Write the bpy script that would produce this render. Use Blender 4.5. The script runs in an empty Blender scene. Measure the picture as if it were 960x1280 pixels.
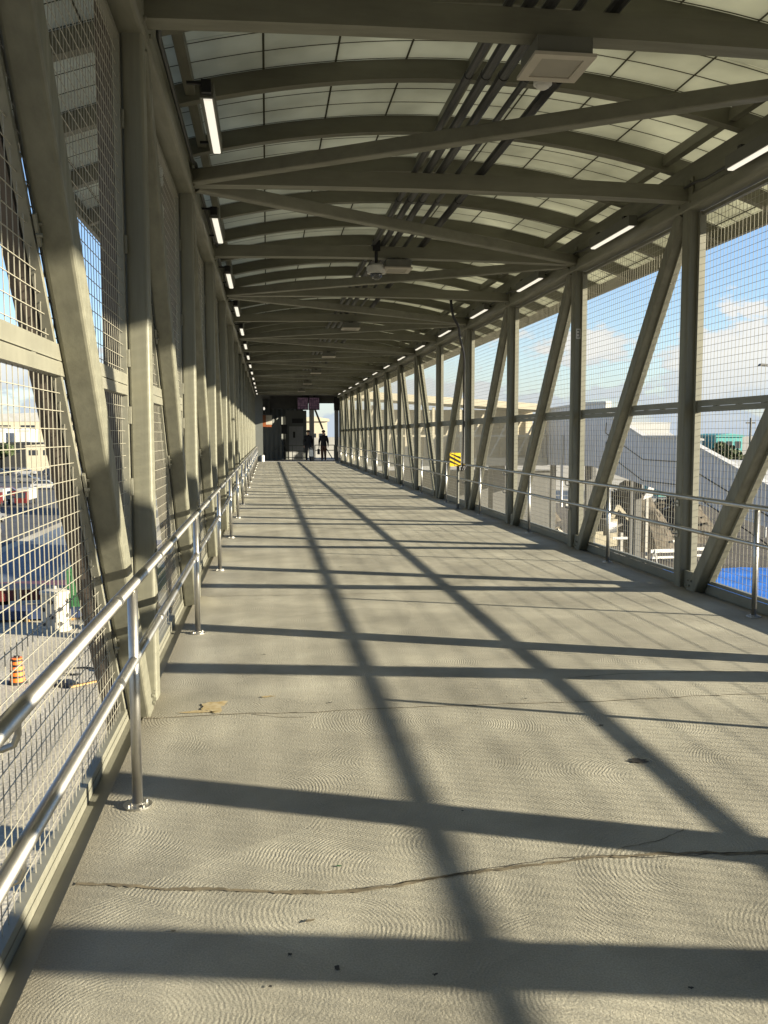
import bpy, math, random
from mathutils import Vector, Matrix, noise
R = math.radians
PI = math.pi
random.seed(7)
sc = bpy.context.scene
C = sc.collection

# ------------------------------------------------------------------ camera
cam = bpy.data.cameras.new("camera")
cam.sensor_fit = 'VERTICAL'; cam.sensor_height = 24.0
cam.lens = 24.0 * 1118.2 / 1280.0
cam.clip_start = 0.02; cam.clip_end = 6000
camo = bpy.data.objects.new("camera", cam); C.objects.link(camo)
camo.location = (0, 0, 1.6)
camo.rotation_euler = (R(90 - 4.898), R(0.08), R(-7.425))
sc.camera = camo

# ------------------------------------------------------------------ light
SUN = Vector((1.0, -0.398, 0.270)).normalized()      # towards the sun
EL = math.asin(SUN.z); AZ = math.atan2(SUN.x, SUN.y)
world = bpy.data.worlds.new("World"); sc.world = world; world.use_nodes = True
nt = world.node_tree; N = nt.nodes; LK = nt.links
bg = N['Background']
sky = N.new('ShaderNodeTexSky'); sky.sky_type = 'NISHITA'; sky.sun_disc = False
sky.sun_elevation = EL; sky.sun_rotation = AZ
sky.air_density = 1.0; sky.dust_density = 0.0; sky.ozone_density = 2.0
SKY_STRENGTH = 0.055
bg.inputs[1].default_value = SKY_STRENGTH


def wn(t, **kw):
    n = N.new(t)
    for k, v in kw.items():
        if k[0] == 'i' and k[1:].isdigit():
            n.inputs[int(k[1:])].default_value = v
        else:
            setattr(n, k, v)
    return n


tc = wn('ShaderNodeTexCoord')
mp = wn('ShaderNodeMapping'); mp.inputs['Scale'].default_value = (9.0, 9.0, 19.0); mp.inputs['Location'].default_value = (3.1, 1.7, 0.4)
LK.new(tc.outputs['Generated'], mp.inputs[0])
n1 = wn('ShaderNodeTexNoise'); n1.inputs['Scale'].default_value = 1.0; n1.inputs['Detail'].default_value = 9; n1.inputs['Roughness'].default_value = .56
LK.new(mp.outputs[0], n1.inputs['Vector'])
sep = wn('ShaderNodeSeparateXYZ'); LK.new(tc.outputs['Generated'], sep.inputs[0])
# more cloud low in the sky, wisps above
cov = wn('ShaderNodeMapRange'); cov.inputs[1].default_value = 0.075; cov.inputs[2].default_value = 0.13
cov.inputs[3].default_value = 0.43; cov.inputs[4].default_value = 0.635
LK.new(sep.outputs[2], cov.inputs[0])
sub = wn('ShaderNodeMath', operation='SUBTRACT'); LK.new(n1.outputs[0], sub.inputs[0]); LK.new(cov.outputs[0], sub.inputs[1])
msk = wn('ShaderNodeMapRange', interpolation_type='SMOOTHSTEP'); msk.inputs[1].default_value = 0.0; msk.inputs[2].default_value = 0.05
LK.new(sub.outputs[0], msk.inputs[0])
shz = wn('ShaderNodeMath', operation='MULTIPLY_ADD', i1=1.6); LK.new(sep.outputs[2], shz.inputs[0])
LK.new(sub.outputs[0], shz.inputs[2])            # tall lit tops bright, low bases greyer
shd = wn('ShaderNodeMapRange'); shd.inputs[1].default_value = 0.06; shd.inputs[2].default_value = 0.24
LK.new(shz.outputs[0], shd.inputs[0])
ccol = wn('ShaderNodeMix', data_type='RGBA')
ccol.inputs[6].default_value = (2.35, 2.75, 3.25, 1); ccol.inputs[7].default_value = (4.3, 4.15, 3.9, 1)
LK.new(shd.outputs[0], ccol.inputs[0])
mx = wn('ShaderNodeMix', data_type='RGBA')
mm = wn('ShaderNodeMath', operation='MULTIPLY', i1=0.85); LK.new(msk.outputs[0], mm.inputs[0])
tint = wn('ShaderNodeMix', data_type='RGBA', blend_type='MULTIPLY', i0=1.0); tint.inputs[7].default_value = (.93, .955, 1.09, 1)
LK.new(sky.outputs[0], tint.inputs[6])
LK.new(mm.outputs[0], mx.inputs[0]); LK.new(tint.outputs[2], mx.inputs[6]); LK.new(ccol.outputs[2], mx.inputs[7])
hz = wn('ShaderNodeMapRange'); hz.inputs[1].default_value = 0.0; hz.inputs[2].default_value = 0.085; hz.inputs[3].default_value = .85; hz.inputs[4].default_value = 0.0
LK.new(sep.outputs[2], hz.inputs[0])
mh = wn('ShaderNodeMix', data_type='RGBA'); mh.inputs[7].default_value = (2.3, 2.75, 3.3, 1)
LK.new(hz.outputs[0], mh.inputs[0]); LK.new(mx.outputs[2], mh.inputs[6]); LK.new(mh.outputs[2], bg.inputs[0])

sl = bpy.data.lights.new("sun", 'SUN'); sl.energy = 5.0; sl.angle = R(0.55); sl.color = (1.0, 0.90, 0.70)
so = bpy.data.objects.new("sun", sl); C.objects.link(so)
so.rotation_euler = SUN.to_track_quat('Z', 'Y').to_euler(); so.location = SUN * 60

sc.view_settings.view_transform = 'Standard'; sc.view_settings.look = 'None'
sc.view_settings.gamma = 1; sc.view_settings.use_curve_mapping = False
sc.view_settings.exposure = 2.05
sc.render.engine = 'CYCLES'
sc.cycles.max_bounces = 8; sc.cycles.diffuse_bounces = 4; sc.cycles.glossy_bounces = 3
sc.cycles.transmission_bounces = 3; sc.cycles.transparent_max_bounces = 6
sc.cycles.sample_clamp_indirect = 4.0
sc.cycles.use_denoising = True


# ------------------------------------------------------------------ materials
def mat(name, col, rough=0.6, metal=0.0, var=0.12, scale=3.0, bump=0.0, bscale=60, col2=None, coord='Object', spec=0.4):
    m = bpy.data.materials.new(name); m.use_nodes = True
    t = m.node_tree; b = t.nodes['Principled BSDF']
    b.inputs['Roughness'].default_value = rough; b.inputs['Metallic'].default_value = metal
    b.inputs['Specular IOR Level'].default_value = spec
    tcn = t.nodes.new('ShaderNodeTexCoord')
    nz = t.nodes.new('ShaderNodeTexNoise'); nz.inputs['Scale'].default_value = scale; nz.inputs['Detail'].default_value = 6
    nz.inputs['Roughness'].default_value = .6
    t.links.new(tcn.outputs[coord], nz.inputs['Vector'])
    rp = t.nodes.new('ShaderNodeValToRGB')
    c2 = col2 or tuple(c * (1 - var * 2) for c in col)
    c1 = col if col2 else tuple(min(1, c * (1 + var)) for c in col)
    rp.color_ramp.elements[0].position = .32; rp.color_ramp.elements[1].position = .68
    rp.color_ramp.elements[0].color = (*c2, 1); rp.color_ramp.elements[1].color = (*c1, 1)
    t.links.new(nz.outputs[0], rp.inputs[0]); t.links.new(rp.outputs[0], b.inputs['Base Color'])
    if bump:
        nb = t.nodes.new('ShaderNodeTexNoise'); nb.inputs['Scale'].default_value = bscale; nb.inputs['Detail'].default_value = 4
        t.links.new(tcn.outputs[coord], nb.inputs['Vector'])
        bp = t.nodes.new('ShaderNodeBump'); bp.inputs['Strength'].default_value = bump; bp.inputs['Distance'].default_value = .02
        t.links.new(nb.outputs[0], bp.inputs['Height']); t.links.new(bp.outputs[0], b.inputs['Normal'])
    return m


def emis(name, col, s):
    m = bpy.data.materials.new(name); m.use_nodes = True
    b = m.node_tree.nodes['Principled BSDF']
    b.inputs['Base Color'].default_value = (.8, .8, .75, 1)
    b.inputs['Emission Color'].default_value = (*col, 1); b.inputs['Emission Strength'].default_value = s
    return m


M = {}
M['steel'] = mat('painted_steel', (.163, .160, .120), .42, var=.05, scale=2.2, bump=.04, bscale=35)
def add_streaks(m, amount=.22, sc3=(14, 14, .8)):
    t = m.node_tree; b = t.nodes['Principled BSDF']; nn = t.nodes.new; L = t.links.new
    src = b.inputs['Base Color'].links[0].from_socket
    tcn = nn('ShaderNodeTexCoord'); mpn = nn('ShaderNodeMapping'); mpn.inputs['Scale'].default_value = sc3
    L(tcn.outputs['Object'], mpn.inputs[0])
    nz = nn('ShaderNodeTexNoise'); nz.inputs['Scale'].default_value = 1.0; nz.inputs['Detail'].default_value = 7; nz.inputs['Roughness'].default_value = .65
    L(mpn.outputs[0], nz.inputs['Vector'])
    mr = nn('ShaderNodeMapRange'); mr.inputs[1].default_value = .35; mr.inputs[2].default_value = .7; mr.inputs[3].default_value = 1 - amount; mr.inputs[4].default_value = 1.08
    L(nz.outputs[0], mr.inputs[0])
    mc = nn('ShaderNodeMix'); mc.data_type = 'RGBA'; mc.blend_type = 'MULTIPLY'; mc.inputs[0].default_value = 1
    L(src, mc.inputs[6]); L(mr.outputs[0], mc.inputs[7]); L(mc.outputs[2], b.inputs['Base Color'])
    rr = nn('ShaderNodeMapRange'); rr.inputs[1].default_value = .3; rr.inputs[2].default_value = .7; rr.inputs[3].default_value = .62; rr.inputs[4].default_value = .36
    L(nz.outputs[0], rr.inputs[0]); L(rr.outputs[0], b.inputs['Roughness'])


M['steelx'] = mat('painted_steel_crosswise', (.155, .152, .114), .42, var=.05, scale=2.2, bump=.04, bscale=35)
M['steely'] = mat('painted_steel_lengthwise', (.160, .157, .118), .42, var=.05, scale=2.2, bump=.04, bscale=35)
add_streaks(M['steel']); add_streaks(M['steelx'], .18, (1.1, 7, 7)); add_streaks(M['steely'], .18, (7, .9, 7))
M['frame'] = mat('panel_frame_paint', (.172, .168, .132), .45, var=.06, scale=5)
M['brown'] = mat('shade_brown_steel', (.105, .085, .068), .55, var=.12, scale=5)  # same paint as the columns, their shade put into the colour
M['wire'] = mat('wire_paint', (.285, .27, .215), .4, var=.08, scale=9)
M['stainless'] = mat('brushed_stainless', (.43, .42, .39), .40, metal=1.0, var=.05, scale=8)
M['conduit'] = mat('conduit_grey', (.036, .037, .037), .45, var=.1)
M['black'] = mat('black_plastic', (.012, .012, .013), .5, var=.1)
M['dark'] = mat('dark_paint', (.03, .03, .028), .6, var=.15)
M['housing'] = mat('lamp_housing_paint', (.10, .10, .085), .5, var=.06)
M['lens'] = mat('frosted_lens', (.26, .24, .20), .5, var=.04)
M['lensframe'] = mat('lens_frame', (.38, .345, .29), .5, var=.06)
M['white'] = mat('white_paint', (.50, .49, .46), .5, var=.04)
M['whitedirty'] = mat('weathered_white', (.36, .34, .29), .7, var=.1, scale=4)
M['lamp'] = emis('lamp_diffuser', (1.0, .93, .78), .20)
M['orange'] = mat('orange_plastic', (.75, .16, .02), .5, var=.06)
M['hazy'] = mat('hazard_yellow', (.62, .42, .02), .5, var=.04)
M['green'] = mat('green_plastic', (.022, .085, .03), .5, var=.08)
M['blue'] = mat('blue_paint', (.03, .09, .32), .5, var=.1)
M['tarp'] = mat('blue_tarp', (.010, .125, .50), .45, var=.2, scale=.6, bump=.3, bscale=1.5)
M['red'] = mat('red_paint', (.085, .010, .009), .5, var=.12)
M['machine'] = mat('dusty_machine_paint', (.15, .13, .085), .7, var=.15)
M['orange_dull'] = mat('dull_orange', (.20, .06, .02), .5)
M['carwhite'] = mat('white_car_paint', (.30, .30, .30), .3, var=.02)
M['rubber'] = mat('rubber', (.015, .015, .015), .85)
M['glass'] = mat('vehicle_glass', (.02, .025, .03), .08, var=.05, spec=.8)
M['beige'] = mat('beige_cladding', (.45, .40, .29), .7, var=.06, scale=1)
M['grey'] = mat('grey_cladding', (.30, .30, .29), .7, var=.08, scale=1)
M['darkgrey'] = mat('dark_grey_cladding', (.10, .10, .095), .7, var=.1, scale=1)
M['hall'] = mat('hall_panel', (.11, .115, .105), .5, var=.06, scale=1)
M['roofgrey'] = mat('grey_roofing', (.34, .34, .33), .8, var=.08, scale=.3)
M['teal'] = mat('teal_cladding', (.05, .26, .25), .6, var=.08)
M['wood'] = mat('raw_timber', (.42, .25, .09), .7, var=.12, scale=9)
M['debris'] = mat('rubble_brown', (.055, .044, .03), .9, var=.35, scale=2.5, bump=.6, bscale=6)
M['skin'] = mat('skin', (.42, .25, .18), .55, var=.04)
M['hair'] = mat('hair', (.02, .015, .01), .7)
M['jacket'] = mat('dark_jacket', (.008, .008, .010), .8, var=.1)
M['trousers'] = mat('dark_trousers', (.02, .02, .025), .8, var=.1)
M['btrousers'] = mat('brown_trousers', (.085, .04, .025), .8, var=.1)
M['bag'] = mat('white_bag', (.75, .75, .72), .5, var=.05)
M['bark'] = mat('bark', (.07, .05, .035), .9, var=.2)
M['leaf'] = mat('foliage', (.06, .085, .03), .8, var=.3, scale=1.2)
M['silver'] = mat('silver_car_paint', (.16, .165, .175), .3, metal=.4, var=.02)
M['navy'] = mat('dark_car_paint', (.02, .025, .04), .25, var=.02)
M['crack'] = mat('crack_stain', (.15, .125, .08), .95, var=.25, scale=20)
M['crackdark'] = mat('crack_line', (.06, .05, .035), .95, var=.25, scale=20)
M['rust'] = mat('rust_stain', (.26, .19, .07), .95, var=.25, scale=22, col2=(.40, .34, .22))
M['oil'] = mat('oil_spot', (.02, .018, .015), .8)


def deck_material():
    m = bpy.data.materials.new('swirl_finished_concrete'); m.use_nodes = True
    t = m.node_tree; b = t.nodes['Principled BSDF']; b.inputs['Roughness'].default_value = .85
    b.inputs['Specular IOR Level'].default_value = .25
    nn = t.nodes.new; L = t.links.new
    tcn = nn('ShaderNodeTexCoord')
    wob = nn('ShaderNodeTexNoise'); wob.inputs['Scale'].default_value = 2.3; wob.inputs['Detail'].default_value = 2
    L(tcn.outputs['Object'], wob.inputs['Vector'])
    wadd = nn('ShaderNodeVectorMath'); wadd.operation = 'MULTIPLY_ADD'
    wadd.inputs[1].default_value = (.09, .09, 0); L(wob.outputs['Color'], wadd.inputs[0]); L(tcn.outputs['Object'], wadd.inputs[2])
    heights = []; cells = []
    for off, scl, dirv in (((0, 0, 0), 1.3, (.35, .94, 0)), ((.37, .81, 0), 1.1, (-.6, .8, 0))):
        mpn = nn('ShaderNodeMapping'); mpn.inputs['Location'].default_value = off
        L(wadd.outputs[0], mpn.inputs[0])
        v = nn('ShaderNodeTexVoronoi'); v.voronoi_dimensions = '2D'; v.feature = 'F1'
        v.inputs['Scale'].default_value = scl; v.inputs['Randomness'].default_value = .75
        L(mpn.outputs[0], v.inputs['Vector']); cells.append(v)
        # ring height = sin(distance * k), only on one side of each centre, as the broom swept it
        jit = nn('ShaderNodeTexNoise'); jit.inputs['Scale'].default_value = 14; jit.inputs['Detail'].default_value = 5; jit.inputs['Roughness'].default_value = .7
        L(tcn.outputs['Object'], jit.inputs['Vector'])
        ja = nn('ShaderNodeMath'); ja.operation = 'MULTIPLY_ADD'; ja.inputs[1].default_value = .032
        L(jit.outputs[0], ja.inputs[0]); L(v.outputs['Distance'], ja.inputs[2])
        k = nn('ShaderNodeMath'); k.operation = 'MULTIPLY'; k.inputs[1].default_value = 2 * PI * 52 / 1.0
        L(ja.outputs[0], k.inputs[0])
        s = nn('ShaderNodeMath'); s.operation = 'SINE'; L(k.outputs[0], s.inputs[0])
        fade = nn('ShaderNodeMapRange'); fade.inputs[1].default_value = .05; fade.inputs[2].default_value = .22
        L(v.outputs['Distance'], fade.inputs[0])
        sc_ = nn('ShaderNodeVectorMath'); sc_.operation = 'SUBTRACT'
        L(mpn.outputs[0], sc_.inputs[0]); L(v.outputs['Position'], sc_.inputs[1])
        dt = nn('ShaderNodeVectorMath'); dt.operation = 'DOT_PRODUCT'; dt.inputs[1].default_value = dirv
        L(sc_.outputs[0], dt.inputs[0])
        side = nn('ShaderNodeMapRange'); side.inputs[1].default_value = -.30; side.inputs[2].default_value = .0
        L(dt.outputs['Value'], side.inputs[0])
        mu0 = nn('ShaderNodeMath'); mu0.operation = 'MULTIPLY'; L(s.outputs[0], mu0.inputs[0]); L(fade.outputs[0], mu0.inputs[1])
        mu = nn('ShaderNodeMath'); mu.operation = 'MULTIPLY'; L(mu0.outputs[0], mu.inputs[0]); L(side.outputs[0], mu.inputs[1])
        heights.append(mu)
    # which of the two passes of the broom wins, in patches
    sel = nn('ShaderNodeTexNoise'); sel.inputs['Scale'].default_value = 1.3; sel.inputs['Detail'].default_value = 1
    L(tcn.outputs['Object'], sel.inputs['Vector'])
    sr = nn('ShaderNodeMapRange'); sr.inputs[1].default_value = .46; sr.inputs[2].default_value = .54
    L(sel.outputs[0], sr.inputs[0])
    mixh = nn('ShaderNodeMix'); L(sr.outputs[0], mixh.inputs[0]); L(heights[0].outputs[0], mixh.inputs[2]); L(heights[1].outputs[0], mixh.inputs[3])
    # worn patches where the swirl is faint
    wear = nn('ShaderNodeTexNoise'); wear.inputs['Scale'].default_value = 1.9; wear.inputs['Detail'].default_value = 4
    mpw = nn('ShaderNodeMapping'); mpw.inputs['Location'].default_value = (7, 3, 1); L(tcn.outputs['Object'], mpw.inputs[0]); L(mpw.outputs[0], wear.inputs['Vector'])
    wr = nn('ShaderNodeMapRange'); wr.inputs[1].default_value = .38; wr.inputs[2].default_value = .62; wr.inputs[3].default_value = .5
    L(wear.outputs[0], wr.inputs[0])
    brk = nn('ShaderNodeTexNoise'); brk.inputs['Scale'].default_value = 16; brk.inputs['Detail'].default_value = 4; brk.inputs['Roughness'].default_value = .65
    L(tcn.outputs['Object'], brk.inputs['Vector'])
    br = nn('ShaderNodeMapRange'); br.inputs[1].default_value = .34; br.inputs[2].default_value = .56; br.inputs[3].default_value = .35
    L(brk.outputs[0], br.inputs[0])
    wb = nn('ShaderNodeMath'); wb.operation = 'MULTIPLY'; L(wr.outputs[0], wb.inputs[0]); L(br.outputs[0], wb.inputs[1])
    hh = nn('ShaderNodeMath'); hh.operation = 'MULTIPLY'; L(mixh.outputs[0], hh.inputs[0]); L(wb.outputs[0], hh.inputs[1])
    grit = nn('ShaderNodeTexNoise'); grit.inputs['Scale'].default_value = 95; grit.inputs['Detail'].default_value = 5; grit.inputs['Roughness'].default_value = .7
    L(tcn.outputs['Object'], grit.inputs['Vector'])
    ht = nn('ShaderNodeMath'); ht.operation = 'MULTIPLY_ADD'; ht.inputs[1].default_value = 6.0
    L(grit.outputs[0], ht.inputs[0]); L(hh.outputs[0], ht.inputs[2])
    bp = nn('ShaderNodeBump'); bp.inputs['Strength'].default_value = .8; bp.inputs['Distance'].default_value = .00085
    L(ht.outputs[0], bp.inputs['Height']); L(bp.outputs[0], b.inputs['Normal'])
    # colour: grey-buff concrete with soft blotches and fine speckle
    n1 = nn('ShaderNodeTexNoise'); n1.inputs['Scale'].default_value = 1.4; n1.inputs['Detail'].default_value = 8; n1.inputs['Roughness'].default_value = .62
    L(tcn.outputs['Object'], n1.inputs['Vector'])
    rp = nn('ShaderNodeValToRGB'); e = rp.color_ramp.elements
    e[0].position = .28; e[0].color = (.218, .206, .164, 1); e[1].position = .7; e[1].color = (.366, .347, .278, 1)
    L(n1.outputs[0], rp.inputs[0])
    n2 = nn('ShaderNodeTexNoise'); n2.inputs['Scale'].default_value = 170; n2.inputs['Detail'].default_value = 3
    L(tcn.outputs['Object'], n2.inputs['Vector'])
    mr = nn('ShaderNodeMapRange'); mr.inputs[1].default_value = .3; mr.inputs[2].default_value = .7; mr.inputs[3].default_value = .80; mr.inputs[4].default_value = 1.18
    L(n2.outputs[0], mr.inputs[0])
    mc = nn('ShaderNodeMix'); mc.data_type = 'RGBA'; mc.blend_type = 'MULTIPLY'; mc.inputs[0].default_value = 1
    L(rp.outputs[0], mc.inputs[6]); L(mr.outputs[0], mc.inputs[7])
    # each sweep of the trowel dried to a slightly different tone
    fr = nn('ShaderNodeMapRange'); fr.inputs[1].default_value = 0; fr.inputs[2].default_value = .62; fr.inputs[3].default_value = 1.09; fr.inputs[4].default_value = .87
    L(cells[0].outputs['Distance'], fr.inputs[0])
    sv = nn('ShaderNodeSeparateColor'); L(cells[1].outputs['Color'], sv.inputs[0])
    fv = nn('ShaderNodeMapRange'); fv.inputs[3].default_value = .93; fv.inputs[4].default_value = 1.06; L(sv.outputs[0], fv.inputs[0])
    ff = nn('ShaderNodeMath'); ff.operation = 'MULTIPLY'; L(fr.outputs[0], ff.inputs[0]); L(fv.outputs[0], ff.inputs[1])
    m2 = nn('ShaderNodeMix'); m2.data_type = 'RGBA'; m2.blend_type = 'MULTIPLY'; m2.inputs[0].default_value = 1
    L(mc.outputs[2], m2.inputs[6]); L(ff.outputs[0], m2.inputs[7])
    # dirt that gathers along both kerbs
    spx = nn('ShaderNodeSeparateXYZ'); L(tcn.outputs['Object'], spx.inputs[0])
    dx = nn('ShaderNodeMath'); dx.operation = 'SUBTRACT'; dx.inputs[1].default_value = 1.81; L(spx.outputs[0], dx.inputs[0])
    ab = nn('ShaderNodeMath'); ab.operation = 'ABSOLUTE'; L(dx.outputs[0], ab.inputs[0])
    wv = nn('ShaderNodeMath'); wv.operation = 'MULTIPLY_ADD'; wv.inputs[1].default_value = .35; L(n1.outputs[0], wv.inputs[0]); L(ab.outputs[0], wv.inputs[2])
    ed = nn('ShaderNodeMapRange'); ed.inputs[1].default_value = 2.55; ed.inputs[2].default_value = 2.74; ed.inputs[3].default_value = 0; ed.inputs[4].default_value = .55
    L(wv.outputs[0], ed.inputs[0])
    m3 = nn('ShaderNodeMix'); m3.data_type = 'RGBA'; L(ed.outputs[0], m3.inputs[0]); L(m2.outputs[2], m3.inputs[6]); m3.inputs[7].default_value = (.13, .11, .075, 1)
    L(m3.outputs[2], b.inputs['Base Color'])
    return m


M['deck'] = deck_material()


def roof_material():
    m = bpy.data.materials.new('translucent_roof_sheet'); m.use_nodes = True
    t = m.node_tree; nn = t.nodes.new; L = t.links.new
    out = t.nodes['Material Output']; t.nodes.remove(t.nodes['Principled BSDF'])
    tcn = nn('ShaderNodeTexCoord'); sp = nn('ShaderNodeSeparateXYZ'); L(tcn.outputs['Object'], sp.inputs[0])
    masks = []
    for idx, step, wd in ((0, .61, .030), (1, .3425, .050)):
        a = nn('ShaderNodeMath'); a.operation = 'DIVIDE'; a.inputs[1].default_value = step; L(sp.outputs[idx], a.inputs[0])
        f = nn('ShaderNodeMath'); f.operation = 'FRACT'; L(a.outputs[0], f.inputs[0])
        g = nn('ShaderNodeMath'); g.operation = 'LESS_THAN'; g.inputs[1].default_value = wd; L(f.outputs[0], g.inputs[0])
        masks.append(g)
    mxm = nn('ShaderNodeMath'); mxm.operation = 'MAXIMUM'; L(masks[0].outputs[0], mxm.inputs[0]); L(masks[1].outputs[0], mxm.inputs[1])
    nz = nn('ShaderNodeTexNoise'); nz.inputs['Scale'].default_value = 1.1; nz.inputs['Detail'].default_value = 5
    L(tcn.outputs['Object'], nz.inputs['Vector'])
    rp = nn('ShaderNodeValToRGB'); rp.color_ramp.elements[0].position = .3; rp.color_ramp.elements[1].position = .7
    rp.color_ramp.elements[0].color = (.225, .225, .185, 1); rp.color_ramp.elements[1].color = (.345, .345, .29, 1)
    L(nz.outputs[0], rp.inputs[0])
    cm = nn('ShaderNodeMix'); cm.data_type = 'RGBA'; L(mxm.outputs[0], cm.inputs[0]); L(rp.outputs[0], cm.inputs[6]); cm.inputs[7].default_value = (.035, .033, .024, 1)
    tr = nn('ShaderNodeBsdfTranslucent'); L(cm.outputs[2], tr.inputs[0])
    df = nn('ShaderNodeBsdfDiffuse'); L(cm.outputs[2], df.inputs[0])
    ad = nn('ShaderNodeAddShader'); L(tr.outputs[0], ad.inputs[0]); L(df.outputs[0], ad.inputs[1])
    L(ad.outputs[0], out.inputs[0])
    return m


M['roof'] = roof_material()


def ground_material():
    m = bpy.data.materials.new('gravel_ground'); m.use_nodes = True
    t = m.node_tree; b = t.nodes['Principled BSDF']; b.inputs['Roughness'].default_value = .95
    nn = t.nodes.new; L = t.links.new
    tcn = nn('ShaderNodeTexCoord')
    n1 = nn('ShaderNodeTexNoise'); n1.inputs['Scale'].default_value = .22; n1.inputs['Detail'].default_value = 8
    L(tcn.outputs['Object'], n1.inputs['Vector'])
    rp = nn('ShaderNodeValToRGB'); rp.color_ramp.elements[0].position = .3; rp.color_ramp.elements[1].position = .65
    rp.color_ramp.elements[0].color = (.30, .27, .21, 1); rp.color_ramp.elements[1].color = (.43, .40, .33, 1)
    L(n1.outputs[0], rp.inputs[0])
    v = nn('ShaderNodeTexVoronoi'); v.inputs['Scale'].default_value = 11; L(tcn.outputs['Object'], v.inputs['Vector'])
    mr = nn('ShaderNodeMapRange'); mr.inputs[1].default_value = 0; mr.inputs[2].default_value = .6; mr.inputs[3].default_value = 1.1; mr.inputs[4].default_value = .78
    L(v.outputs['Distance'], mr.inputs[0])
    mc = nn('ShaderNodeMix'); mc.data_type = 'RGBA'; mc.blend_type = 'MULTIPLY'; mc.inputs[0].default_value = 1
    L(rp.outputs[0], mc.inputs[6]); L(mr.outputs[0], mc.inputs[7]); L(mc.outputs[2], b.inputs['Base Color'])
    bp = nn('ShaderNodeBump'); bp.inputs['Strength'].default_value = .6; bp.inputs['Distance'].default_value = .02
    L(v.outputs['Distance'], bp.inputs['Height']); L(bp.outputs[0], b.inputs['Normal'])
    return m


M['gravel'] = ground_material()
M['asphalt'] = mat('asphalt', (.042, .045, .052), .85, var=.2, scale=.4, bump=.3, bscale=12)
M['bluegrey'] = mat('worn_blue_grey_asphalt', (.085, .11, .145), .75, var=.15, scale=.3)
M['dirt'] = mat('brown_dirt', (.055, .045, .033), .95, var=.3, scale=.5, bump=.5, bscale=3)


def corrugated(name, col, step, axis, depth=.03):
    m = mat(name, col, .45, var=.04, scale=.8)
    t = m.node_tree; b = t.nodes['Principled BSDF']; nn = t.nodes.new; L = t.links.new
    tcn = nn('ShaderNodeTexCoord'); sp = nn('ShaderNodeSeparateXYZ'); L(tcn.outputs['Object'], sp.inputs[0])
    a = nn('ShaderNodeMath'); a.operation = 'MULTIPLY'; a.inputs[1].default_value = 2 * PI / step; L(sp.outputs[axis], a.inputs[0])
    s = nn('ShaderNodeMath'); s.operation = 'SINE'; L(a.outputs[0], s.inputs[0])
    bp = nn('ShaderNodeBump'); bp.inputs['Strength'].default_value = 1; bp.inputs['Distance'].default_value = depth
    L(s.outputs[0], bp.inputs['Height']); L(bp.outputs[0], b.inputs['Normal'])
    return m


M['corr'] = corrugated('white_ribbed_cladding', (.60, .62, .64), .45, 1, .05)
M['hallrib'] = corrugated('ribbed_hall_panel', (.10, .105, .095), .3, 0, .02)


def screen_material():
    m = bpy.data.materials.new('departure_screen'); m.use_nodes = True
    t = m.node_tree; b = t.nodes['Principled BSDF']; nn = t.nodes.new; L = t.links.new
    b.inputs['Base Color'].default_value = (.02, .01, .02, 1)
    tcn = nn('ShaderNodeTexCoord'); mpn = nn('ShaderNodeMapping'); mpn.inputs['Scale'].default_value = (8, 1, 7)
    L(tcn.outputs['Object'], mpn.inputs[0])
    v = nn('ShaderNodeTexVoronoi'); v.inputs['Scale'].default_value = 1; v.inputs['Randomness'].default_value = .35; L(mpn.outputs[0], v.inputs['Vector'])
    rp = nn('ShaderNodeValToRGB'); rp.color_ramp.elements[0].color = (.34, .20, .25, 1); rp.color_ramp.elements[1].color = (.06, .03, .06, 1)
    rp.color_ramp.elements[0].position = .2; rp.color_ramp.elements[1].position = .55
    L(v.outputs['Distance'], rp.inputs[0]); L(rp.outputs[0], b.inputs['Emission Color']); b.inputs['Emission Strength'].default_value = .045
    return m


M['screen'] = screen_material()


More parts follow.
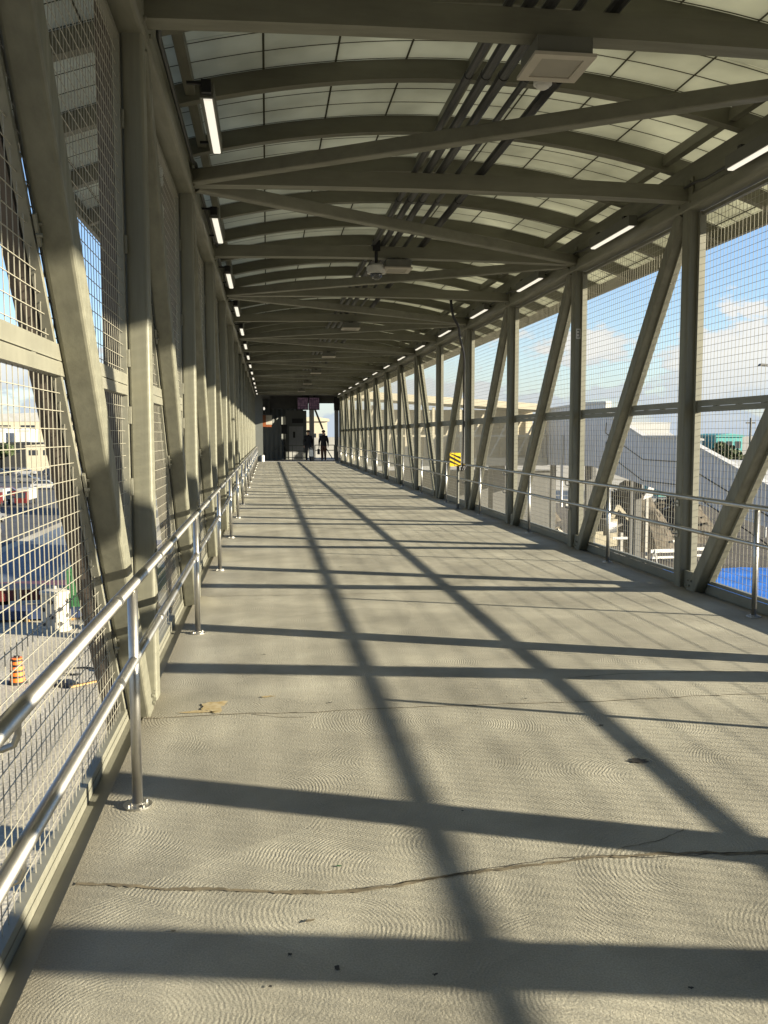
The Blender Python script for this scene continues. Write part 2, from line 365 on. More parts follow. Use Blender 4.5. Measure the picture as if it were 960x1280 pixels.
# ------------------------------------------------------------------ mesh helpers
class MB:
    def __init__(self):
        self.v = []; self.f = []; self.mi = []

    def _add(self, vs, fs, mi=0):
        o = len(self.v); self.v += [tuple(p) for p in vs]
        for f in fs:
            self.f.append(tuple(i + o for i in f)); self.mi.append(mi)

    def box(self, x0, x1, y0, y1, z0, z1, mi=0):
        vs = [(x, y, z) for z in (z0, z1) for y in (y0, y1) for x in (x0, x1)]
        self._add(vs, [(0, 2, 3, 1), (4, 5, 7, 6), (0, 1, 5, 4), (2, 6, 7, 3), (0, 4, 6, 2), (1, 3, 7, 5)], mi); return self

    def loft(self, rings, cap=True, mi=0):
        n = len(rings[0]); vs = [p for r in rings for p in r]; fs = []
        for i in range(len(rings) - 1):
            for j in range(n):
                a = i * n + j; b = i * n + (j + 1) % n
                fs.append((a, b, b + n, a + n))
        if cap:
            fs.append(tuple(reversed(range(n)))); fs.append(tuple(range((len(rings) - 1) * n, len(rings) * n)))
        self._add(vs, fs, mi); return self

    def bar(self, p, q, w, h, side=None, r=0.0, mi=0):
        """rectangular tube from p to q: w across (side), h along the other normal; r = corner radius"""
        p = Vector(p); q = Vector(q); d = (q - p).normalized()
        s = Vector(side) if side else (Vector((0, 0, 1)).cross(d) if abs(d.z) < .95 else Vector((1, 0, 0)))
        s = (s - d * s.dot(d)).normalized(); u = d.cross(s)
        if r <= 0:
            prof = [(-w / 2, -h / 2), (w / 2, -h / 2), (w / 2, h / 2), (-w / 2, h / 2)]
        else:
            prof = []
            for cx, cy, a0 in ((w / 2 - r, -h / 2 + r, -90), (w / 2 - r, h / 2 - r, 0), (-w / 2 + r, h / 2 - r, 90), (-w / 2 + r, -h / 2 + r, 180)):
                for k in range(4):
                    a = R(a0 + 30 * k); prof.append((cx + r * math.cos(a), cy + r * math.sin(a)))
        self.loft([[c + s * a + u * b for a, b in prof] for c in (p, q)], mi=mi); return self

    def tube(self, pts, r, n=8, mi=0, cap=True):
        pts = [Vector(p) for p in pts]; rings = []
        prev = None
        for i, p in enumerate(pts):
            t = (pts[min(i + 1, len(pts) - 1)] - pts[max(i - 1, 0)]).normalized()
            if prev is None:
                a = Vector((0, 0, 1)) if abs(t.z) < .9 else Vector((1, 0, 0))
                s = t.cross(a).normalized()
            else:
                s = (prev - t * prev.dot(t)).normalized()
            prev = s; u = t.cross(s)
            rr = r[i] if isinstance(r, (list, tuple)) else r
            rings.append([p + s * (rr * math.cos(2 * PI * k / n)) + u * (rr * math.sin(2 * PI * k / n)) for k in range(n)])
        self.loft(rings, cap, mi); return self

    def prism(self, poly, axis, a0, a1, mi=0):
        """extrude a polygon (two coordinates) along an axis"""
        def put(p, a):
            return {0: (a, p[0], p[1]), 1: (p[0], a, p[1]), 2: (p[0], p[1], a)}[axis]
        self.loft([[put(p, a0) for p in poly], [put(p, a1) for p in poly]], mi=mi); return self

    def ball(self, c, r, n=10, m=6, sz=1.0, mi=0, half=False):
        rings = []
        for i in range(m + 1):
            th = PI * (i / m) * (.5 if half else 1) + (PI / 2 if half else 0)
            rr = max(1e-4, r * math.sin(th))
            rings.append([(c[0] + rr * math.cos(2 * PI * k / n), c[1] + rr * math.sin(2 * PI * k / n), c[2] + sz * r * math.cos(th)) for k in range(n)])
        self.loft(rings, True, mi); return self

    def sheet(self, poly, z, mi=0):
        self._add([(x, y, z) for x, y in poly], [tuple(range(len(poly)))], mi); return self

    def build(self, name, m, parent=None, smooth=False, loc=None):
        me = bpy.data.meshes.new(name); me.from_pydata(self.v, [], self.f)
        for x in (m if isinstance(m, list) else [m]):
            me.materials.append(x)
        me.polygons.foreach_set('material_index', self.mi)
        if smooth:
            me.polygons.foreach_set('use_smooth', [True] * len(me.polygons))
        me.update()
        import bmesh
        bm = bmesh.new(); bm.from_mesh(me); bmesh.ops.recalc_face_normals(bm, faces=bm.faces); bm.to_mesh(me); bm.free()
        o = bpy.data.objects.new(name, me); C.objects.link(o)
        if parent: o.parent = parent
        if loc: o.location = loc
        return o


def tag(o, label=None, cat=None, group=None, kind=None):
    if label: o['label'] = label
    if cat: o['category'] = cat
    if group: o['group'] = group
    if kind: o['kind'] = kind
    return o


def thing(name, label, cat, loc=(0, 0, 0), rz=0, group=None):
    o = bpy.data.objects.new(name, None); C.objects.link(o); o.empty_display_size = .2
    o.location = loc; o.rotation_euler = (0, 0, rz)
    return tag(o, label, cat, group)


def copy_tree(o, loc, label=None, rz=None, kids=None):
    r = o.copy(); C.objects.link(r); r.location = loc
    if label: r['label'] = label
    if rz is not None: r.rotation_euler = (0, 0, rz)
    for ch in [c for c in bpy.data.objects if c.parent == o]:
        c = ch.copy(); C.objects.link(c); c.parent = r
        for g in [k for k in bpy.data.objects if k.parent == ch]:
            d = g.copy(); C.objects.link(d); d.parent = c
    return r


ORD = ['nearest', 'second', 'third', 'fourth', 'fifth', 'sixth', 'seventh', 'eighth', 'ninth', 'tenth', 'eleventh',
       'twelfth', 'thirteenth', 'fourteenth', 'fifteenth', 'sixteenth', 'seventeenth', 'eighteenth']


def nth(i):
    return 'nearest to the camera' if i == 0 else ORD[i] + ' from the camera'


# ------------------------------------------------------------------ dimensions of the bridge
S = 3.425            # bay
Y0 = 8.87            # near face of column 0
XL, XR = -0.678, 4.30
TH = 0.125           # column thickness across
CD = 0.155           # column depth along
ZC = 3.886           # underside of top chord
KMIN, KMAX = -6, 13
YS, YE = Y0 + KMIN * S - .4, 55.0
CX = 1.81


def colY(k): return Y0 + k * S


def ribz(x): return 4.68 - 0.05 * (x - CX) ** 2


XE0, XE1 = CX - 3.77, CX + 3.77

# ------------------------------------------------------------------ ground and setting
g = MB(); g.sheet([(-3000, -400), (3000, -400), (3000, 5000), (-3000, 5000)], -7.0)
tag(g.build('ground', M['gravel']), kind='structure')
g = MB(); g.sheet([(-19.5, 42), (-13.6, 38), (-13.6, 400), (-19.5, 400)], -6.996)
tag(g.build('road', M['bluegrey']), kind='structure')
g = MB(); g.sheet([(-130, 62), (-20.5, 62), (-20.5, 420), (-130, 420)], -6.992)
tag(g.build('car_park_pavement', M['asphalt']), kind='structure')
g = MB(); g.sheet([(4, 18), (80, 18), (80, 58), (80, 110), (4, 110)], -6.996)
tag(g.build('dirt_yard', M['dirt']), kind='structure')

# ------------------------------------------------------------------ footbridge
bridge = thing('footbridge', 'covered steel truss footbridge with arched translucent roof and concrete deck', 'footbridge', (CX, 0, -.05))
bridge_off = Vector((CX, 0, -.05))


def bpart(mb, name, m, parent=None, smooth=False):
    o = mb.build(name, m, parent or bridge, smooth)
    if parent is None: o.location = -bridge_off
    return o


b = MB(); b.box(-.72, 4.34, YS, YE, -.30, 0)
deck = bpart(b, 'deck', M['deck'])
b = MB()
b.box(-.80, -.722, YS, YE, -.30, -.014); b.box(4.342, 4.42, YS, YE, -.30, -.014)
bpart(b, 'gutter', M['frame'])
for x0, x1, z1 in ((-.812, -.802, .025), (4.422, 4.432, .085)):
    b = MB(); b.box(x0, x1, YS, YE, -.62, z1); bpart(b, 'edge_plate', M['frame'])
for k in range(KMIN, KMAX + 1):
    b = MB(); b.box(-.79, 4.41, colY(k) - .1, colY(k) + .25, -.6, -.302); bpart(b, 'floor_beam', M['steel'])


def crack(pts, w, m, name='crack', seed=1):
    rnd = random.Random(seed)
    L_ = []; Rr = []
    dense = []
    for i in range(len(pts) - 1):
        a = Vector(pts[i]); c = Vector(pts[i + 1]); n = max(2, int((c - a).length / .02))
        for j in range(n): dense.append(a + (c - a) * (j / n))
    dense.append(Vector(pts[-1]))
    off = 0
    for i, p in enumerate(dense):
        off = .82 * off + rnd.uniform(-.006, .006)
        ww = w * (.35 + .9 * abs(noise.noise((p.x * 5, seed, 0))) + rnd.uniform(0, .45))
        y = p.y + off + .018 * noise.noise((p.x * 2.3, seed * 3.1, 2))
        L_.append((p.x, y - ww / 2)); Rr.append((p.x, y + ww / 2))
    mb = MB()
    for i in range(len(L_) - 1):
        mb._add([(*L_[i], .003), (*L_[i + 1], .003), (*Rr[i + 1], .003), (*Rr[i], .003)], [(0, 1, 2, 3)])
    return mb.build(name, m, deck)


crack([(-.70, 3.20), (-.25, 3.088), (.252, 3.002), (.455, 3.038), (.641, 3.091), (.919, 3.117), (1.271, 3.142), (1.579, 3.116), (1.9, 3.096), (2.6, 3.12), (4.3, 3.1)], .027, M['crack'], seed=1)
crack([(.30, 3.02), (.455, 3.04), (.641, 3.093), (.919, 3.119), (1.271, 3.144), (1.579, 3.118), (1.9, 3.098), (2.6, 3.122), (4.3, 3.102)], .006, M['crackdark'], seed=2)
crack([(-.70, 5.09), (-.124, 5.085), (.289, 5.078), (.714, 5.102), (1.338, 5.087), (1.93, 5.077), (3.07, 5.086), (4.3, 5.1)], .012, M['crack'], seed=3)
crack([(1.95, 5.59), (2.472, 5.631), (3.363, 5.581), (4.3, 5.6)], .009, M['crackdark'], seed=4)
crack([(-.6, 8.98), (1.0, 8.9), (2.5, 8.94), (4.2, 8.9)], .010, M['crack'], seed=5)


crack([(1.271, 3.142), (1.36, 3.21), (1.52, 3.26), (1.66, 3.33)], .006, M['crack'], seed=8)
crack([(-.1, 5.085), (.02, 5.03), (.2, 5.0)], .006, M['crack'], seed=12)


def blot(cx, cy, rx, ry, m, seed, z=.0045):
    pts = []
    for k in range(26):
        a = 2 * PI * k / 26
        rr = 1 + .75 * noise.noise((math.cos(a) * 1.7 + seed, math.sin(a) * 1.7, seed))
        pts.append((cx + rx * rr * math.cos(a), cy + ry * rr * math.sin(a)))
    mb = MB(); mb.sheet(pts, z); return mb.build('stain', m, deck)


blot(-.33, 5.27, .075, .10, M['rust'], 3.3); blot(-.42, 5.17, .09, .02, M['rust'], 1.2)
blot(-.02, 5.42, .04, .015, M['rust'], 5.2)
blot(1.79, 4.085, .05, .03, M['oil'], 2.2); blot(.19, 2.562, .009, .012, M['oil'], 4.1)
blot(.05, 2.65, .007, .007, M['oil'], 7.7); blot(1.2, 2.33, .008, .006, M['oil'], 9.1)
blot(.245, 3.2, .012, .005, M['green'], 6.2)
rs = random.Random(11)
for q in range(22):
    yy = 2.2 + 9 * rs.random() ** 1.6; r0 = .004 + .007 * rs.random()
    blot(rs.uniform(-.45, 3.9), yy, r0 * rs.uniform(.8, 2), r0, M['oil' if q % 3 else 'crack'], 20 + q * 1.7, .0042 + q * .0001)

# columns, diagonals, chords, ties
for sx, xi in ((-1, XL), (1, XR)):
    xo = xi + sx * TH; xc = (xi + xo) / 2
    for k in range(KMIN, KMAX + 1):
        b = MB(); b.bar((xc, colY(k) + CD / 2, -.25), (xc, colY(k) + CD / 2, ZC + .02), TH, CD, (1, 0, 0), r=.018)
        bpart(b, 'column', M['steel'])
        if sx < 0:
            b = MB(); b.box(-.94, -.86, colY(k) + .01, colY(k) + .13, -.25, ZC + .3); bpart(b, 'outer_post', M['brown'])
    for k in range(KMIN + 1, KMAX + 1):
        if k <= 4: y0, y1 = colY(k) - .14, colY(k - 1) + CD + .10
        else: y0, y1 = colY(k - 1) + CD + .14, colY(k) - .10
        zb = -.12
        dz = (ZC + .02 - zb)
        b = MB(); b.bar((xc, y0, zb), (xc, y1, ZC + .02), TH - .006, .15, (1, 0, 0), r=.018)
        bpart(b, 'diagonal', M['steel'])
        if sx < 0:
            b = MB(); b.bar((-.9, y0, zb), (-.9, y1, ZC + .02), .075, .12, (1, 0, 0)); bpart(b, 'outer_diagonal', M['brown'])
        # gusset with bolt heads at the foot
        yy = colY(k) if k <= 4 else colY(k - 1) + CD
        s_ = -1 if k <= 4 else 1
        b = MB(); b.box(xc - .012, xc + .012, min(yy, yy + s_ * .3), max(yy, yy + s_ * .3), .0, .18)
        for q in range(4):
            yb = y0 + (y1 - y0) * ((.06 + .055 * (q // 2)) / dz) + (.03 if q % 2 else -.03)
            zz = .05 + .055 * (q // 2)
            b.tube([(xi - sx * .001, yb, zz), (xi - sx * .012, yb, zz)], .013, 6)
        bpart(b, 'gusset', M['steel'])
    # top chord: lower tube and upper web beam
    b = MB()
    b.bar((xi + sx * .085, YS, (ZC + 4.045) / 2), (xi + sx * .085, YE, (ZC + 4.045) / 2), .20, .159, (1, 0, 0), r=.03)
    bpart(b, 'top_chord', M['steely'])
    b = MB(); b.box(min(xi + sx * .012, xi + sx * .16), max(xi + sx * .012, xi + sx * .16), YS, YE, 4.047, 4.352)
    bpart(b, 'eaves_beam', M['steely'])

RIBS = []
k = -14
while True:
    y = 7.95 + 1.37 * k; k += 1
    if y > YE - .1: break
    if y > YS: RIBS.append(y)
for k in range(KMIN, KMAX + 1):
    y = colY(k) + .075
    b = MB()
    pts = []
    for i in range(13):
        x = XL + .0 + (XR - XL) * i / 12
        pts.append((x, y, 4.045 + .035 * (1 - ((x - CX) / 2.5) ** 2)))
    for i in range(12):
        pass
    prof = lambda p: [(p[0], p[1] - .075, p[2] - .075), (p[0], p[1] + .075, p[2] - .075), (p[0], p[1] + .075, p[2] + .075), (p[0], p[1] - .075, p[2] + .075)]
    b.loft([prof(p) for p in pts]); bpart(b, 'tie_beam', M['steelx'])
    for sx, xi in ((-1, XL), (1, XR)):
        b = MB(); b.box(min(xi - sx * .014, xi - sx * .002), max(xi - sx * .014, xi - sx * .002), y - .16, y + .16, 3.90, 4.20)
        for dy in (-.12, .12):
            for z in (3.95, 4.15): b.tube([(xi - sx * .014, y + dy, z), (xi - sx * .03, y + dy, z)], .014, 6)
        bpart(b, 'end_plate', M['steel'])
for k in range(KMIN + 1, KMAX + 1):
    ya, yb = colY(k - 1) + .075, colY(k) + .075
    left_first = ((k - 1) % 2 == 0)       # node on the left at even columns
    p = (XL + .03, ya + .13, 4.02) if left_first else (XR - .03, ya + .13, 4.02)
    q = (XR - .03, yb - .13, 4.02) if left_first else (XL + .03, yb - .13, 4.02)
    b = MB(); b.bar(p, q, .12, .12, None, r=.012); bpart(b, 'roof_brace', M['steelx'])
for y in RIBS:
    b = MB(); rings = []
    for i in range(29):
        x = XE0 + (XE1 - XE0) * i / 28; z = ribz(x)
        rings.append([(x, y - .05, z), (x, y + .05, z), (x, y + .05, z + .16), (x, y - .05, z + .16)])
    b.loft(rings)
    for xs in (XL - .08, XR + .08):
        b.box(xs - .05, xs + .05, y - .055, y + .055, 4.354, ribz(xs) + .02)
    bpart(b, 'roof_rib', M['steelx'])
for xp, w in ((-.60, .08), (1.80, .075), (4.22, .08)):
    b = MB(); b.box(xp - w / 2, xp + w / 2, YS, YE, ribz(xp) + .045, ribz(xp) + .145); bpart(b, 'purlin', M['steely'])
for k in range(KMIN, KMAX + 1):
    ya, yb = colY(k) - S / 2, min(colY(k) + S / 2 - .012, YE)
    b = MB(); rings = []
    for i in range(33):
        x = XE0 - .04 + (XE1 - XE0 + .08) * i / 32; z = ribz(x) + .163
        rings.append([(x, ya, z), (x, yb, z), (x, yb, z + .02), (x, ya, z + .02)])
    b.loft(rings); bpart(b, 'roof_panel', M['roof'])
for xe, s_ in ((XE0, -1), (XE1, 1)):
    b = MB(); b.box(min(xe, xe + s_ * .05), max(xe, xe + s_ * .05), YS, YE, ribz(xe) - .01, ribz(xe) + .155); bpart(b, 'eaves_fascia', M['frame'])
for x0, x1 in ((-.86, -.82), (4.44, 4.48)):
    b = MB(); b.box(x0, x1, YS, -2.2, .03, ZC - .01); bpart(b, 'shade_side_panel', M['darkgrey'])  # added unseen panels behind the camera, keep side light out
b = MB(); b.box(-.86, 4.48, YS - .1, YS - .02, .0, 4.6); bpart(b, 'shade_end_wall', M['darkgrey'])  # added unseen wall closing the rear, dims the roof steel
# piers that carry the bridge over the yard
for k in (-3, 2, 8, 13):
    b = MB(); y = colY(k)
    for x in (-.3, 3.9): b.box(x - .35, x + .35, y - .35, y + .35, -7.0, -.62)
    b.box(-1.0, 4.6, y - .45, y + .45, -1.0, -.618); bpart(b, 'pier', M['grey'])

# ------------------------------------------------------------------ mesh wall panels
MX = {-1: -.827, 1: 4.449}


def mesh_panel(sx, flip, k):
    xm = MX[sx]
    ya, yb = CD + .002, S - .002            # local y from column k-1
    root = thing('mesh_panel', '', 'mesh panel', (xm, colY(k - 1), 0))
    fr = MB(); fw = .045
    xa, xb = (-.028, .016) if sx < 0 else (-.016, .028)
    if sx < 0: xa, xb = -.016, .024
    else: xa, xb = -.024, .016
    zb = .03 if sx < 0 else .09
    xd = -.05 if sx > 0 else xa
    xe = xb
    fr.box(xd, xe, ya, ya + fw, zb, ZC - .02); fr.box(xd, xe, yb - fw, yb, zb, ZC - .02)
    fr.box(xa, xb, ya + fw, yb - fw, zb, zb + .035); fr.box(xa, xb, ya + fw, yb - fw, ZC - .055, ZC - .02)
    # bars either side of the diagonal
    if not flip: p0, p1 = Vector((0, S - .14, -.12)), Vector((0, CD + .10, ZC + .02))
    else: p0, p1 = Vector((0, CD + .14, -.12)), Vector((0, S - .10, ZC + .02))
    d = (p1 - p0).normalized(); n = Vector((0, d.z, -d.y))
    clips = fr
    for s_ in (-1, 1):
        o_ = n * (s_ * .0905)
        a = p0 + o_; c = p1 + o_
        t0 = (zb + .04 - a.z) / (c.z - a.z); t1 = (ZC - .06 - a.z) / (c.z - a.z)
        A = a + (c - a) * t0; Bq = a + (c - a) * t1
        A.y = min(max(A.y, ya), yb); Bq.y = min(max(Bq.y, ya), yb)
        fr.bar(A + Vector(((xd + xe) / 2, 0, 0)), Bq + Vector(((xd + xe) / 2, 0, 0)), xe - xd - .004, .03, (1, 0, 0))
        for tt in (.12, .35, .6, .85):
            cpt = A + (Bq - A) * tt
            clips.bar(cpt + Vector((-sx * .034, 0, 0)) - d * .06, cpt + Vector((-sx * .034, 0, 0)) + d * .06, .012, .022, (1, 0, 0))
            clips.tube([cpt + Vector((-sx * .03, 0, .02)), cpt + Vector((-sx * .052, 0, .02))], .008, 6)
            clips.tube([cpt + Vector((-sx * .03, 0, -.02)), cpt + Vector((-sx * .052, 0, -.02))], .008, 6)
    for z in (.6, 1.3, 1.72, 2.05, 2.7, 3.4):
        for yy in (ya + .02, yb - .02):
            clips.box(min(-sx * .026, -sx * .04), max(-sx * .026, -sx * .04), yy - .012, yy + .012, z - .05, z + .05)
    f = fr.build('frame', M['frame'], root)
    tr = MB()
    for z0, z1 in ((1.835, 1.888), (1.893, 1.955)):
        tr.box(xa - .004, xb + .004, ya + fw, yb - fw, z0, z1)
    for q in range(7):
        yy = ya + .2 + q * .44
        tr.box(xa, xb + .0, yy, yy + .06, 1.886, 1.895)
    tr.build('mid_rail', M['frame'], root)
    w = MB(); r = .0015
    ny = int((yb - ya - 2 * fw) / .069)
    for i in range(1, ny + 1):
        y = ya + fw + (yb - ya - 2 * fw) * i / (ny + 1)
        w.bar((0, y, zb + .03), (0, y, 1.835), 2 * r, 2 * r, (1, 0, 0)); w.bar((0, y, 1.955), (0, y, ZC - .05), 2 * r, 2 * r, (1, 0, 0))
    nz_ = 53
    for i in range(1, nz_):
        z = zb + .03 + (ZC - .05 - zb - .03) * i / nz_
        if 1.82 < z < 1.97: continue
        w.bar((.0049, ya + fw, z), (.0049, yb - fw, z), 2 * r, 2 * r, (1, 0, 0))
    w.build('wire_mesh', M['wire'], root)
    return root


protos = {}
for sx, side in ((-1, 'left'), (1, 'right')):
    k0 = -1 if sx < 0 else 0                # first bay that the photograph shows
    for k in range(-2, KMAX + 1):
        flip = k > 4
        lab = 'wire mesh panel filling the %s wall of the footbridge, %s bay %s' % (side, ORD[k - k0] if k >= k0 else 'a', 'from the camera' if k >= k0 else 'beside the camera')
        if k < k0: lab = 'wire mesh panel of the %s wall standing beside the camera, before the first full bay, %d' % (side, k0 - k)
        key = (sx, flip)
        if key in protos:
            o = copy_tree(protos[key], (MX[sx], colY(k - 1), 0))
        else:
            o = protos[key] = mesh_panel(sx, flip, k)
        if k < k0:
            lab = ('wire mesh panel of the %s wall, last one before the picture begins' if k == k0 - 1 else 'wire mesh panel of the %s wall, two bays before the picture begins') % side
        tag(o, lab, 'mesh panel', 'wire mesh panels along the footbridge walls')

# ------------------------------------------------------------------ handrails
for sx, side, xr in ((-1, 'left', -.576), (1, 'right', 4.232)):
    root = thing('handrail', 'stainless steel double-rail handrail on round posts along the %s wall of the bridge' % side, 'handrail', (xr, 0, 0), group='handrails along the bridge')
    y0, y1 = -9.0, 54.2
    for z, r, nm in ((.967, .0228, 'top_rail'), (.643, .0215, 'middle_rail')):
        pts = [(0, y0, z), (0, y1, z)] if True else None
        if nm == 'top_rail': pts = [(0, y0, z), (0, y1 - .1, z), (0, y1 - .03, z - .03), (0, y1, z - .1), (0, y1, .643)]
        b = MB(); b.tube(pts, r, 16)
        for k in range(-4, 14):
            y = 7.30 + S * k
            for q in (-.42, .9): b.tube([(0, y + q - .035, z), (0, y + q + .035, z)], r + .0012, 16)
        b.build(nm, M['stainless'], root, smooth=True)
    for k in range(-4, 14):
        y = 7.29 + S * k
        b = MB(); b.tube([(0, y, .008), (0, y, .945)], .0222, 16); b.build('post', M['stainless'], root, smooth=True)
        b = MB(); b.tube([(0, y, 0.001), (0, y, .009)], .062, 20); b.tube([(0, y, .009), (0, y, .02)], .034, 16)
        for a in range(4): b.tube([(.045 * math.cos(a * PI / 2 + .7), y + .045 * math.sin(a * PI / 2 + .7), .009), (.045 * math.cos(a * PI / 2 + .7), y + .045 * math.sin(a * PI / 2 + .7), .018)], .007, 6)
        b.build('base_flange', M['stainless'], root)
    xcol = (XL - xr) if sx < 0 else (XR - xr)
    for k in range(-3, 14):
        y = colY(k) + CD / 2
        for z in (.967, .643):
            b = MB()
            b.tube([(xcol, y, z - .085), (xcol * .35, y, z - .085), (xcol * .1, y, z - .075), (0, y, z - .05), (0, y, z - .015)], .0085, 8)
            b.tube([(xcol - sx * .002, y, z - .085), (xcol - sx * .01, y, z - .085)], .035, 12)
            b.build('bracket', M['stainless'], root, smooth=False)

# ------------------------------------------------------------------ lights, conduits, floodlights
def strip_light(sx):
    root = thing('strip_light', '', 'strip light', group='strip lights along both sides')
    b = MB(); b.box(-.05, .05, -.63, .63, .012, .125); b.build('housing', M['housing'], root)
    b = MB(); b.bar((-sx * .006, -.61, .010), (-sx * .006, .61, .010), .062, .026, (1, 0, 0), r=.01); b.build('diffuser', M['lamp'], root)
    for y in ((-.66, .66) if sx < 0 else (-.42, .42)):
        b = MB(); b.box(-.035, .035, y - .03, y + .03, .03 if sx < 0 else .126, .12 if sx < 0 else .16); b.box(-.012 if sx > 0 else -.14, .14 if sx > 0 else .012, y - .012, y + .012, .09, .11)
        b.build('bracket', M['black'], root)
    return root


for sx, side in ((-1, 'left'), (1, 'right')):
    proto = None; i = 0
    for k in range(-1, 13):
        y = (colY(k) + colY(k + 1)) / 2 + (.25 if sx < 0 else .02)
        x = (-.40 if k == -1 else -.545) if sx < 0 else 4.16
        z = 3.965 if not (sx < 0 and k == -1) else 4.01
        if proto is None: o = proto = strip_light(sx); o.location = (x, y, z)
        else: o = copy_tree(proto, (x, y, z))
        o['label'] = 'lit strip light fixed along the %s side under the roof, %s' % (side, nth(i)); i += 1
for sx, side, x in ((-1, 'left', XL + .035), (1, 'right', XR - .035)):
    pts = []
    y = YS
    pts = [(x, YS, 4.085)]
    for k in range(-5, 13):
        yc = colY(k) + .075
        pts += [(x, yc - .45, 4.085), (x - sx * .02, yc - .3, 4.10), (x - sx * .02, yc + .3, 4.10), (x, yc + .45, 4.085)]
    pts.append((x, YE - .3, 4.085))
    b = MB(); b.tube(pts, .016, 8)
    tag(b.build('conduit', M['conduit'], smooth=True), 'thin dark conduit following the top chord beside the %s row of strip lights' % side, 'conduit', 'conduits')
tietop = 4.155
for x, r, m, lab in ((1.47, .028, 'conduit', 'thin grey conduit, leftmost of the five running along the roof middle'),
                     (1.60, .038, 'conduit', 'thick grey conduit, second from the left in the roof bundle'),
                     (1.73, .038, 'conduit', 'thick grey conduit in the middle of the roof bundle'),
                     (1.90, .024, 'conduit', 'thinnest grey conduit, second from the right in the roof bundle'),
                     (2.14, .042, 'black', 'thick black conduit, rightmost of the roof bundle')):
    b = MB(); b.tube([(x, YS, tietop + r), (x, YE, tietop + r)], r, 10)
    for k in range(-6, 14):
        b.tube([(x, colY(k) + 1.1, tietop + r), (x, colY(k) + 1.22, tietop + r)], r + .006, 10)
    o = b.build('conduit', M[m], smooth=False); tag(o, lab, 'conduit', 'conduits')


for k in range(-3, 14):
    b = MB(); y = colY(k) + .075
    b.box(1.36, 2.28, y - .022, y + .022, tietop - .012, tietop - .001)
    bpart(b, 'conduit_strap', M['conduit'])


def flood():
    root = thing('floodlight', '', 'ceiling light', group='square ceiling lights')
    b = MB(); b.box(-.17, .17, -.18, .18, .02, .12); b.box(-.05, .05, -.06, .06, .12, .24); b.build('housing', M['housing'], root)
    b = MB()
    for a in ((-.19, .19, -.20, -.14), (-.19, .19, .14, .20), (-.19, -.13, -.14, .14), (.13, .19, -.14, .14)): b.box(*a, 0, .02)
    b.build('lens_frame', M['lensframe'], root)
    b = MB(); b.box(-.128, .128, -.138, .138, .006, .019); b.build('lens', M['lens'], root)
    return root


fp = None
for i, k in enumerate(range(-1, 13, 2)):
    loc = (1.79, colY(k) + .07 + (.0 if k > 0 else .02), 3.845)
    if fp is None: o = fp = flood(); o.location = loc
    else: o = copy_tree(fp, loc)
    o['label'] = 'square dark ceiling light with pale lens under a tie beam, %s' % nth(i)
# small sensor under the first light
root = thing('smoke_detector', 'small white round detector hanging beside the nearest square ceiling light', 'detector', (1.80, 5.83, 3.83))
b = MB(); b.tube([(0, 0, .03), (0, 0, .055)], .06, 14); b.ball((0, 0, .03), .05, 12, 6, .6); b.build('body', M['white'], root, True)
b = MB(); b.tube([(0, 0, .055), (0, 0, .25), (.05, .1, .33)], .012, 8); b.build('stem', M['lensframe'], root)
# dome camera
root = thing('security_camera', 'white dome security camera on a short pendant beside the second ceiling light', 'security camera', (1.50, 12.3, 3.79))
b = MB(); b.tube([(0, 0, .0), (0, 0, .1), (0, 0, .13)], [.125, .115, .05], 16); b.box(-.13, .13, -.02, .02, .04, .09); b.build('housing', M['white'], root)
b = MB(); b.ball((0, 0, 0.002), .085, 14, 6, 1.0, half=True); b.build('dome', M['glass'], root, True)
b = MB(); b.tube([(0, 0, .12), (0, 0, .42)], .022, 10); b.box(-.05, .05, -.05, .05, .30, .44); b.build('pendant', M['black'], root)

# hanging cable and hazard marker on the right
pts = [(3.25, 15.78, 3.98), (3.30, 15.80, 3.70), (3.42, 15.95, 3.55), (3.55, 16.4, 3.40), (3.85, 17.4, 3.15), (4.12, 18.6, 2.85), (4.20, 18.95, 2.55), (4.22, 19.02, 2.2), (4.22, 19.05, 1.2), (4.20, 19.0, .95), (4.15, 18.9, .85)]
dense = []
for i in range(len(pts) - 1):
    for j in range(5):
        t = j / 5; a = [Vector(pts[max(0, min(len(pts) - 1, i + d_))]) for d_ in (-1, 0, 1, 2)]
        dense.append(.5 * ((2 * a[1]) + (a[2] - a[0]) * t + (2 * a[0] - 5 * a[1] + 4 * a[2] - a[3]) * t * t + (3 * a[1] - a[0] - 3 * a[2] + a[3]) * t ** 3))
dense.append(Vector(pts[-1]))
b = MB(); b.tube(dense, .024, 8)
tag(b.build('cable', M['black'], smooth=True), 'thick black cable hanging from a roof beam down a right column', 'cable')
root = thing('hazard_sign', 'yellow and black striped hazard plate on a grey post beside the right handrail', 'hazard sign', (4.10, 19.05, 0))
b = MB(); b.tube([(0, 0, 0), (0, 0, 1.22)], .03, 10); b.box(-.05, .05, -.05, .05, 0.001, .012); b.build('post', M['housing'], root)
b = MB(); b.box(-.19, .05, -.05, -.035, .93, 1.22); pl = b.build('plate', M['hazy'], root)
b = MB()
for i in range(3):
    z = .955 + i * .095
    lo, hi = -.186, .046
    b._add([(lo, -.053, z + .06), (hi, -.053, z - .06 + .02 * 0), (hi, -.053, z - .01), (lo, -.053, z + .11)], [(0, 1, 2, 3)])
# keep the stripes inside the plate
for i, v in enumerate(b.v): b.v[i] = (v[0], v[1], min(1.215, max(.935, v[2])))
b.build('stripe', M['black'], pl)
b = MB(); b.tube([(.06, -.02, .9), (.12, -.08, .86), (.16, -.05, .93), (.10, 0, .97)], .02, 8); b.build('hook', M['black'], root)
